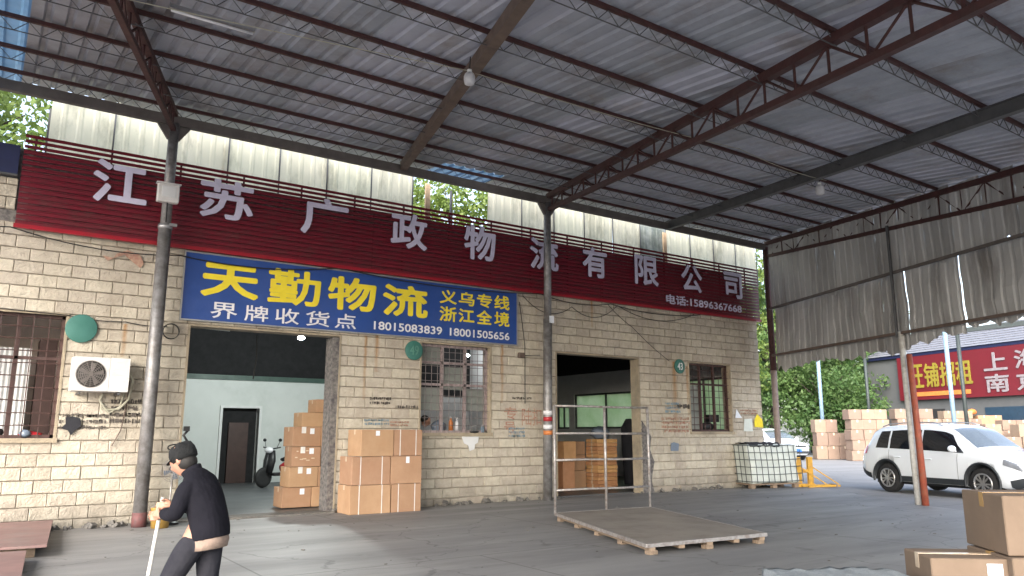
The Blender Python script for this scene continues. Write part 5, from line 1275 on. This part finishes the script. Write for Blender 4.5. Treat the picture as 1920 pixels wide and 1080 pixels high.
tree('bright leafy tree left of the grey roadside building', 54.5, 34.5, 13.5, 5.0, 'leaf_a', 16000, 6, .3, .1)
tree('low dark bushy tree behind the leftmost yard cartons', 47.0, 30.0, 6.0, 3.4, 'leaf_b', 12000, 7, .25, .02)
tree('low dark bushy tree between yard cartons and roadside building', 51.5, 31.8, 6.5, 3.2, 'leaf_b', 12000, 8, .25, .02)
tree('low bushy tree directly behind the white hatchback', 43.5, 33.5, 6.2, 3.4, 'leaf_b', 11000, 9, .25, .02)
tree('distant pale tree over the roadside building roof', 60.0, 38, 12.5, 5, 'leaf_a', 9000, 10, .35, .2)
tree('distant deep green tree behind the branching tree', 55.0, 45.0, 13, 5.5, 'leaf_b', 9000, 11, .4, .1)

# ================================================================== FOREGROUND CARTONS, SACK
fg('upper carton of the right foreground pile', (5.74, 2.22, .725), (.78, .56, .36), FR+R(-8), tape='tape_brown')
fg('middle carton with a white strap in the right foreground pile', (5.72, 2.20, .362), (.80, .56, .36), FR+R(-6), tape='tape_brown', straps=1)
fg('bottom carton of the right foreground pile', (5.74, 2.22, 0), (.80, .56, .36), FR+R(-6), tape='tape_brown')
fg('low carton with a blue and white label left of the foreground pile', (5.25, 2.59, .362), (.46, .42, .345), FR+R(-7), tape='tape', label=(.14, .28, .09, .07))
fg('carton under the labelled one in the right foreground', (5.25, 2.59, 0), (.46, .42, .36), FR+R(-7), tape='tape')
mb = MB(); mb.smooth = True; n = 26
mb.add([(-.62+1.24*i/n, -.45+.9*j/16, .60+.006*math.sin(i*1.9)+.015*noise.noise(Vector((i*.3, j*.3, 0)))-(.25 if j == 0 or i == 0 or i == n or j == 16 else 0)) for j in range(17) for i in range(n+1)], [(j*(n+1)+i, j*(n+1)+i+1, (j+1)*(n+1)+i+1, (j+1)*(n+1)+i) for j in range(16) for i in range(n)])
mb.smooth = False; mb.span(-.6, .6, -.43, .43, 0, .5)
o = mb.build('woven_sack', 'woven'); o.location = (4.5, 2.88, -.005); o.rotation_euler = (0, 0, R(-33)); o.scale = (.72, .8, 1); tag(o, 'pale woven sack bale at the bottom edge left of the foreground cartons', 'sack')

# ================================================================== PEOPLE
def skin(verts, edges, radii, sub=2, root=0):
    me = bpy.data.meshes.new('s'); me.from_pydata(verts, edges, []); o = bpy.data.objects.new('s', me); COL.objects.link(o)
    md = o.modifiers.new('k', 'SKIN'); md.use_smooth_shade = True; md.branch_smoothing = .6
    for i, r_ in enumerate(radii):
        sv = me.skin_vertices[0].data[i]; sv.radius = (r_, r_) if not isinstance(r_, tuple) else r_; sv.use_root = (i == root)
    md = o.modifiers.new('u', 'SUBSURF'); md.levels = sub; md.render_levels = sub
    bpy.context.view_layer.update(); m = evalmesh(o, 's'); bpy.data.objects.remove(o); return m
def merge(meshes, name, voxel, m_):
    b = bmesh.new()
    for m in meshes: b.from_mesh(m)
    me = bpy.data.meshes.new(name); b.to_mesh(me); b.free()
    o = bpy.data.objects.new('x', me); COL.objects.link(o); md = o.modifiers.new('r', 'REMESH'); md.mode = 'VOXEL'; md.voxel_size = voxel; md.use_smooth_shade = True
    md2 = o.modifiers.new('s', 'SMOOTH'); md2.iterations = 2; md2.factor = .5
    bpy.context.view_layer.update(); r_ = evalmesh(o, name); bpy.data.objects.remove(o); r_.materials.clear(); r_.materials.append(M[m_])
    return r_
def head_mesh(c, fwd, tilt, s_=1.0):
    """head with brow, nose, chin, ears; c centre, looks along +x before rotation"""
    mb = MB(); rows, cols = 18, 24; vs = []
    for i in range(rows+1):
        ph = math.pi*i/rows; ph = min(max(ph, .03), math.pi-.03)
        for k in range(cols):
            th = 2*math.pi*k/cols; x, y, z = math.sin(ph)*math.cos(th), math.sin(ph)*math.sin(th), math.cos(ph)
            X, Y, Z = x*.098, y*.074, z*.118
            front = max(0, x)
            if z < 0: X *= 1-.12*abs(z); Y *= 1-.30*abs(z)**1.3
            if front > .3 and abs(y) < .45:
                X += .010*math.exp(-((z-.22)/.12)**2)-.012*math.exp(-((z-.05)/.1)**2)*(1 if abs(y) > .15 else 0)
                X += .026*math.exp(-(y/.16)**2)*math.exp(-((z+.2)/.16)**2)
                X += .008*math.exp(-(y/.3)**2)*math.exp(-((z+.52)/.08)**2)
                X += .012*math.exp(-(y/.4)**2)*math.exp(-((z+.8)/.15)**2)
            vs.append((X, Y, Z))
    fs = []
    for i in range(rows):
        for k in range(cols): fs.append((i*cols+k, (i+1)*cols+k, (i+1)*cols+(k+1) % cols, i*cols+(k+1) % cols))
    fs += [tuple(range(cols)), tuple(range(rows*cols, (rows+1)*cols))[::-1]]
    mb.smooth = True; mb.add(vs, fs)
    for s2 in (-1, 1): mb.ell((-.005, s2*.075, -.005), (.018, .010, .03), 8, 6)
    m = mb.mesh('h', 'skin'); m.transform(Matrix.Translation(c) @ Matrix.Rotation(fwd, 4, 'Z') @ Matrix.Rotation(tilt, 4, 'Y') @ Matrix.Scale(s_, 4)); return m
def hand(wrist, pd, bn, curl, mirror=1, s_=1.0):
    """skinned hand: pd finger direction, bn palm normal (fingers curl towards it)"""
    pd = Vector(pd).normalized(); bn = Vector(bn).normalized(); sd_ = pd.cross(bn).normalized()*mirror; out_ = []
    w = Vector(wrist)
    palm = skin([w, w+pd*.04*s_, w+pd*.085*s_], [(0, 1), (1, 2)], [(.022*s_, .018*s_), (.036*s_, .016*s_), (.038*s_, .014*s_)], 1); out_.append(palm)
    b = MB(); b.ell(w+pd*.05*s_, (.05*s_, .038*s_, .016*s_), 12, 8, Matrix((( *pd, 0), (*sd_, 0), (*bn, 0), (0,0,0,1))).transposed()); out_.append(b.mesh('p', 'skin'))
    for k, (o_, ln) in enumerate(((-.03, .065), (-.010, .078), (.011, .073), (.031, .058))):
        p = w+pd*.082*s_+sd_*o_*s_; pts = [p-pd*.02*s_]; d = pd.copy(); 
        for j, fr_ in enumerate((.45, .32, .26)):
            pts.append(pts[-1]+d*ln*fr_*s_+(pd*.02*s_ if j == 0 else Vector())); ax = sd_*mirror; d = Matrix.Rotation(-curl*(.9+.2*j)*1.0, 3, pd.cross(bn).normalized()) @ d
        out_.append(skin(pts, [(0, 1), (1, 2), (2, 3)], [.0095*s_, .009*s_, .008*s_, .007*s_], 1))
    p = w+pd*.02*s_-sd_*.022*s_
    out_.append(skin([p, p-sd_*.028*s_+pd*.025*s_+bn*.012*s_, p-sd_*.03*s_+pd*.05*s_+bn*.03*s_, p-sd_*.018*s_+pd*.065*s_+bn*.042*s_], [(0, 1), (1, 2), (2, 3)], [.013*s_, .011*s_, .0095*s_, .008*s_], 1))
    return out_
# --- old man: local frame, +x forward (walking direction), +y his left, z up
man = thing('person', 'stooped person in dark jacket and cap walking with a white pole', 'person', (1.37, 5.78, 0), rz=R(136))
man.scale = (.93, .93, .97)
def V3(*a): return Vector(a)
hipc = V3(-.04, 0, .84); sp1 = V3(-.01, 0, .98); ch = V3(.05, 0, 1.10); nk = V3(.115, 0, 1.23); hdc = V3(.185, 0, 1.315)
LS, RS = V3(.07, .15, 1.13), V3(.07, -.15, 1.13)
LH, RH = V3(.0, .085, .82), V3(.0, -.085, .82)
LK, RK = V3(.20, .10, .44), V3(-.02, -.09, .44)
LA, RA = V3(.14, .10, .09), V3(-.30, -.09, .18)
HAND_L = V3(.34, .06, .93); HAND_R = V3(.30, .03, .99)
LE, RE = V3(.10, .22, .93), V3(.07, -.19, .93)
parts = [skin([hipc, sp1, ch, nk, hdc, LS, LE, HAND_L, RS, RE, HAND_R, LH, LK, LA, LA+V3(.16, 0, -.05), RH, RK, RA, RA+V3(.10, 0, -.13)],
              [(0,1),(1,2),(2,3),(3,4),(2,5),(5,6),(6,7),(2,8),(8,9),(9,10),(0,11),(11,12),(12,13),(13,14),(0,15),(15,16),(16,17),(17,18)],
              [.09,.085,.08,.045,.045,.04,.036,.024,.04,.036,.024,.085,.055,.04,.035,.085,.055,.04,.035], 2)]
parts.append(head_mesh(hdc+V3(.02, 0, .0), 0, R(28)))
pole_a, pole_b = V3(.325, .03, 1.05), V3(.41, .10, .0)
parts += hand(HAND_L+V3(-.04, .03, .0), (.9, -.55, -.1), (-.25, -.95, 0), 1.05, 1, .95)
parts += hand(HAND_R+V3(-.05, -.03, .0), (.9, .5, -.05), (-.25, .95, 0), 1.05, -1, .95)
link('body', merge(parts, 'body', .0065, 'skin'), man, loc=(0,0,0))
# jacket : torso lofted along the bent spine, arms skinned, then fused
def torso(secs, n=28, wob=.0):
    b = MB(); b.smooth = True
    for i, (x, z, a_, w2, tl) in enumerate(secs):
        ca, sa = math.cos(R(tl)), math.sin(R(tl))
        for k in range(n):
            t_ = 2*math.pi*k/n; f_ = (1+wob*math.sin(5*t_+i)) if i < 3 else 1
            u = a_*math.cos(t_)*f_; b.v.append((x+u*ca, w2*math.sin(t_)*f_, z-u*sa))
    m_ = len(secs)
    for i in range(m_-1):
        for k in range(n): b.f.append((i*n+k, i*n+(k+1) % n, (i+1)*n+(k+1) % n, (i+1)*n+k)); b.mi.append(0); b.sm.append(True)
    b.f += [tuple(range(n))[::-1], tuple(range((m_-1)*n, m_*n))]; b.mi += [0, 0]; b.sm += [True, True]
    return b
jk = [torso([(-.075, .77, .125, .165, 10), (-.065, .83, .13, .168, 14), (-.04, .92, .13, .168, 20), (-.01, 1.01, .13, .175, 26), (.025, 1.09, .125, .185, 30), (.06, 1.155, .108, .18, 34), (.09, 1.205, .08, .125, 36), (.115, 1.24, .055, .07, 36)], wob=.02).mesh('t', 'jacket'),
      skin([V3(.045, .09, 1.14), V3(.06, .165, 1.125), V3(.09, .225, .945), V3(.27, .10, .945)], [(0,1),(1,2),(2,3)], [.07,.072,.06,.046], 2),
      skin([V3(.045, -.09, 1.14), V3(.06, -.165, 1.125), V3(.06, -.20, .945), V3(.23, -.03, .985)], [(0,1),(1,2),(2,3)], [.07,.072,.06,.046], 2)]
link('jacket', merge(jk, 'jacket', .008, 'jacket'), man, loc=(0,0,0))
b = MB(); b.lathe([(.07, -.03), (.078, .03)], 16, (.112, 0, 1.225), Matrix.Rotation(R(34), 4, 'Y')); b.build('collar', 'jacket', man, loc=(0,0,0))
torso([(-.07, .70, .115, .155, 6), (-.075, .745, .12, .158, 8), (-.065, .80, .118, .155, 12)], wob=.015).build('shirt_hem', 'shirt', man, loc=(0,0,0))
tm = [torso([(-.03, .69, .11, .15, 0), (-.045, .74, .115, .155, 4), (-.06, .80, .11, .15, 10)]).mesh('p', 'trouser')]
for (h_, k_, a_) in ((LH, LK, LA), (RH, RK, RA)):
    tm.append(skin([h_+V3(-.03, 0, -.03), h_.lerp(k_, .35)+V3(-.01, 0, 0), k_, k_.lerp(a_, .5), a_+V3(.01, 0, .05)], [(0,1),(1,2),(2,3),(3,4)], [.10,.105,.082,.078,.074], 2))
link('trousers', merge(tm, 'trousers', .009, 'trouser'), man, loc=(0,0,0))
# cap
b = MB(); cm = Matrix.Rotation(R(28), 4, 'Y'); b.smooth = True
prof = [(.100, -.025), (.105, .01), (.103, .045), (.088, .075), (.058, .094), (.02, .101)]
b.lathe(prof, 24, (0,0,0)); b.v = [tuple(cm @ Vector((x*1.02, y*.82, z+.012*math.sin(4*math.atan2(y, x)) if z > .05 else z))+hdc+V3(.012, 0, .022)) for x, y, z in b.v]
cp_ = b.build('cap', 'cap', man, loc=(0,0,0)); md = cp_.modifiers.new('s', 'SOLIDIFY'); md.thickness = .006
b = MB(); b.smooth = True; vs = []
for i in range(9):
    a = R(-60+15*i); vs += [(.10*math.cos(a), .085*math.sin(a), .0), ((.10+.045*math.cos(a*1.3))*math.cos(a), .09*math.sin(a), -.012)]
b.add([tuple(cm @ Vector(v)+hdc+V3(.02, 0, .035)) for v in vs], [(2*i, 2*i+2, 2*i+3, 2*i+1) for i in range(8)]); o = b.build('cap_brim', 'cap', man, loc=(0,0,0)); o.modifiers.new('s', 'SOLIDIFY').thickness = .005
b = MB(); b.ell(tuple(hdc+V3(-.012, 0, -.012)), (.083, .0755, .07), 14, 8); b.build('hair', 'hair', man, loc=(0,0,0))
for (a_, d_, m_) in ((LA, V3(.16, 0, -.055), 'shoe'), (RA, V3(.10, 0, -.14), 'shoe')):
    sm_ = skin([a_+V3(-.05,0,-.03), a_+V3(.02,0,-.04), a_+d_*.8, a_+d_*1.15], [(0,1),(1,2),(2,3)], [.04,.045,.042,.03], 2); sm_.materials.append(M[m_]); link('shoe', sm_, man, loc=(0,0,0))
# pole (held: a thing of its own)
mw = Matrix.Translation((1.37, 5.78, 0)) @ Matrix.Rotation(R(136), 4, 'Z') @ Matrix.Diagonal((.93, .93, .97, 1))
pt = thing('white_pole', 'long white pole held upright by the stooped person', 'pole', tuple(mw @ pole_b))
MB().tube([mw @ pole_a, mw @ pole_a.lerp(pole_b, .5), mw @ pole_b], .0135, 10).build('shaft', 'stick', pt)
MB().tube([mw @ (pole_b+V3(-.002, -.005, .09)), mw @ (pole_b)], .018, 10).build('tip', 'black', pt)

# --- seated person in window 2
pm = thing('person', 'dark-haired person bent over a desk behind the middle barred window', 'person', (7.75, 14.9, .0), rz=R(-25))
hips = V3(0, 0, .95)
ps = [skin([V3(0,0,.95), V3(.03,0,1.15), V3(.10,0,1.42), V3(.17,0,1.55), V3(.22,0,1.66), V3(.12,.17,1.42), V3(.22,.2,1.22), V3(.42,.08,1.5), V3(.12,-.17,1.42), V3(.22,-.2,1.2), V3(.42,-.06,1.5), V3(.30,.1,.95), V3(.38,.1,.5), V3(.30,-.1,.95), V3(.38,-.1,.5)],
     [(0,1),(1,2),(2,3),(3,4),(2,5),(5,6),(6,7),(2,8),(8,9),(9,10),(0,11),(11,12),(0,13),(13,14)], [.13,.125,.12,.05,.05,.06,.045,.03,.06,.045,.03,.08,.05,.08,.05], 2), head_mesh(V3(.25, 0, 1.70), 0, R(35))]
ps += hand(V3(.42,.08,1.5), (.9,-.2,-.2), (0,0,-1), .5, 1); ps += hand(V3(.42,-.06,1.5), (.9,.2,-.2), (0,0,-1), .5, -1)
link('body', merge(ps, 'body', .01, 'skin'), pm, loc=(0,0,0))
link('jacket', merge([skin([V3(0,0,.98), V3(.03,0,1.15), V3(.09,0,1.40), V3(.14,0,1.49), V3(.12,.17,1.41), V3(.22,.2,1.22), V3(.36,.1,1.42), V3(.12,-.17,1.41), V3(.22,-.2,1.2), V3(.36,-.08,1.42)],
     [(0,1),(1,2),(2,3),(2,4),(4,5),(5,6),(2,7),(7,8),(8,9)], [.17,.165,.15,.08,.08,.065,.05,.08,.065,.05], 2)], 'jacket', .012, 'cloth_black'), pm, loc=(0,0,0))
b = MB(); b.ell((.225, 0, 1.75), (.10, .085, .085), 14, 9); b.build('hair', 'hair', pm, loc=(0,0,0))

# ================================================================== FAN, BUCKET, HOOK BY THE JAMB
t = thing('floor_fan', 'round grey-caged fan standing by the left door jamb behind the person', 'fan', (2.72, 13.72, 0))
fc = Vector((2.72, 13.68, .86)); mb = MB()
for k in range(6): r_ = .19*(k+1)/6; mb.tube([fc+Vector((r_*math.cos(j*math.pi/12), -.05+.04*(k/5)**2, r_*math.sin(j*math.pi/12))) for j in range(25)], .003, 4, False)
for k in range(14): a = k*math.pi/7; mb.tube([fc+Vector((0, -.05, 0)), fc+Vector((.12*math.cos(a), -.045, .12*math.sin(a))), fc+Vector((.19*math.cos(a), -.01, .19*math.sin(a))), fc+Vector((.17*math.cos(a), .06, .17*math.sin(a)))], .003, 4, False)
mb.build('cage', 'cage', t)
mb = MB()
for k in range(4): a = k*math.pi/2; mb.add([fc+Vector((.03*math.cos(a), 0, .03*math.sin(a))), fc+Vector((.15*math.cos(a), -.02, .15*math.sin(a))), fc+Vector((.16*math.cos(a+.6), .02, .16*math.sin(a+.6))), fc+Vector((.04*math.cos(a+.9), .02, .04*math.sin(a+.9)))], [(0,1,2,3)])
mb.build('blades', 'bluegrey', t); MB().ell(fc+Vector((0, .07, 0)), (.06, .07, .06)).build('motor', 'black', t)
MB().tube([fc+Vector((0, .07, 0)), (2.72, 13.75, 0)], .014, 8).build('stem', 'cage', t); MB().lathe([(.16, 0), (.16, .03), (.02, .05)], 20, (2.72, 13.75, 0)).build('base', 'black', t)
t = thing('paint_bucket', 'ochre bucket at the foot of the left door jamb', 'bucket', (2.52, 13.35, 0))
MB().lathe([(.13, 0), (.15, .30), (.155, .31), (.14, .31), (.12, .03)], 20, (2.52, 13.35, 0)).build('pail', 'bucket', t); MB().tube([(2.52+.15*math.cos(a), 13.35, .30+.06*math.sin(a)) for a in np.linspace(0, math.pi, 10)], .004, 5).build('handle', 'cage', t)
t = thing('jamb_bracket', 'black metal hook bracket on the left door jamb above the person', 'bracket', (2.86, 13.95, 1.25))
mb = MB(); mb.tube([(2.86, 14.0, 1.22), (2.88, 13.85, 1.25), (2.92, 13.8, 1.33), (2.86, 13.8, 1.42), (2.92, 13.8, 1.5)], .022, 7); mb.build('hook', 'black', t)
MB().tube([(2.75+.11*math.cos(a), 13.85, 1.22+.05*math.sin(a)) for a in np.linspace(0, 6.28, 18)], .012, 6).build('ring', 'black', t)
MB().box((2.9, 13.8, 1.53), (.09, .06, .08)).build('head', 'black', t)

# ================================================================== SCOOTER in hall 1
t = thing('motor_scooter', 'black scooter with red side panels parked in the left hall', 'scooter', (7.0, 21.2, .012), rz=R(203))
L0 = dict(loc=(0,0,0)); RX = Matrix.Rotation(R(90), 4, 'X')
for x in (-.62, .62):
    wh = MB(); wh.lathe([(.17, -.05), (.24, -.055), (.27, 0), (.24, .055), (.17, .05)], 24, (x, 0, .27), RX); w_ = wh.build('wheel', 'tyre', t, **L0)
    MB().lathe([(.17, -.03), (.17, .03)], 20, (x, 0, .27), RX).build('rim', 'alloy', w_, **L0)
MB().tube([(.62, 0, .3), (.55, 0, .6), (.45, 0, 1.0)], [.05, .06, .04], 8).build('fork', 'black', t, **L0)
mb = MB(); mb.tube([(.50, 0, .38), (.44, 0, .7), (.41, 0, .98)], [.09, .11, .08], 12); mb.v = [(x*1, y*1.9, z) for x, y, z in mb.v]; mb.build('leg_shield', 'black', t, **L0)
mb = MB(); mb.box((.12, 0, .34), (.5, .3, .08), ch=.02); mb.build('floorboard', 'black', t, **L0)
mb = MB(); mb.tube([(-.05, 0, .45), (-.35, 0, .58), (-.72, 0, .70), (-.9, 0, .74)], [.16, .19, .14, .05], 12); mb.build('side_panel', 'red_pl', t, **L0)
mb = MB(); mb.tube([(-.0, 0, .70), (-.3, 0, .78), (-.7, 0, .80), (-.85, 0, .80)], [.08, .13, .12, .06], 10); mb.v = [(x, y*1.1, .74+(z-.74)*.6) for x, y, z in mb.v]; mb.build('seat', 'black', t, **L0)
MB().tube([(.38, .34, 1.06), (.42, .1, 1.02), (.42, -.1, 1.02), (.38, -.34, 1.06)], .018, 8).build('handlebar', 'black', t, **L0)
MB().ell((.48, 0, .98), (.1, .14, .09)).build('headlight', 'white_v', t, **L0)
for s_ in (-1, 1):
    MB().tube([(.40, s_*.22, 1.05), (.38, s_*.30, 1.22)], .008, 6).build('mirror_arm', 'black', t, **L0); MB().ell((.38, s_*.31, 1.25), (.02, .07, .045)).build('mirror', 'black', t, **L0)
MB().tube([(-.1, -.12, .25), (-.8, -.16, .32)], [.04, .06], 10).build('exhaust', 'alloy', t, **L0)
MB().tube([(0, .12, .3), (.02, .2, .02)], .012, 6).build('kickstand', 'black', t, **L0)

lt = MB(); rn_ = random.Random(9)
for i in range(130):
    x, y = rn_.uniform(-1, 17), rn_.uniform(3.5, 13.8)
    if x > edge_x(y)-.2: continue
    s_ = rn_.uniform(.006, .022); lt.box((x, y, s_*.2), (s_*2.2, s_*1.3, s_*.4), rz=rn_.random()*6)
tag(lt.build('litter', 'rubble'), None, None, kind='stuff')
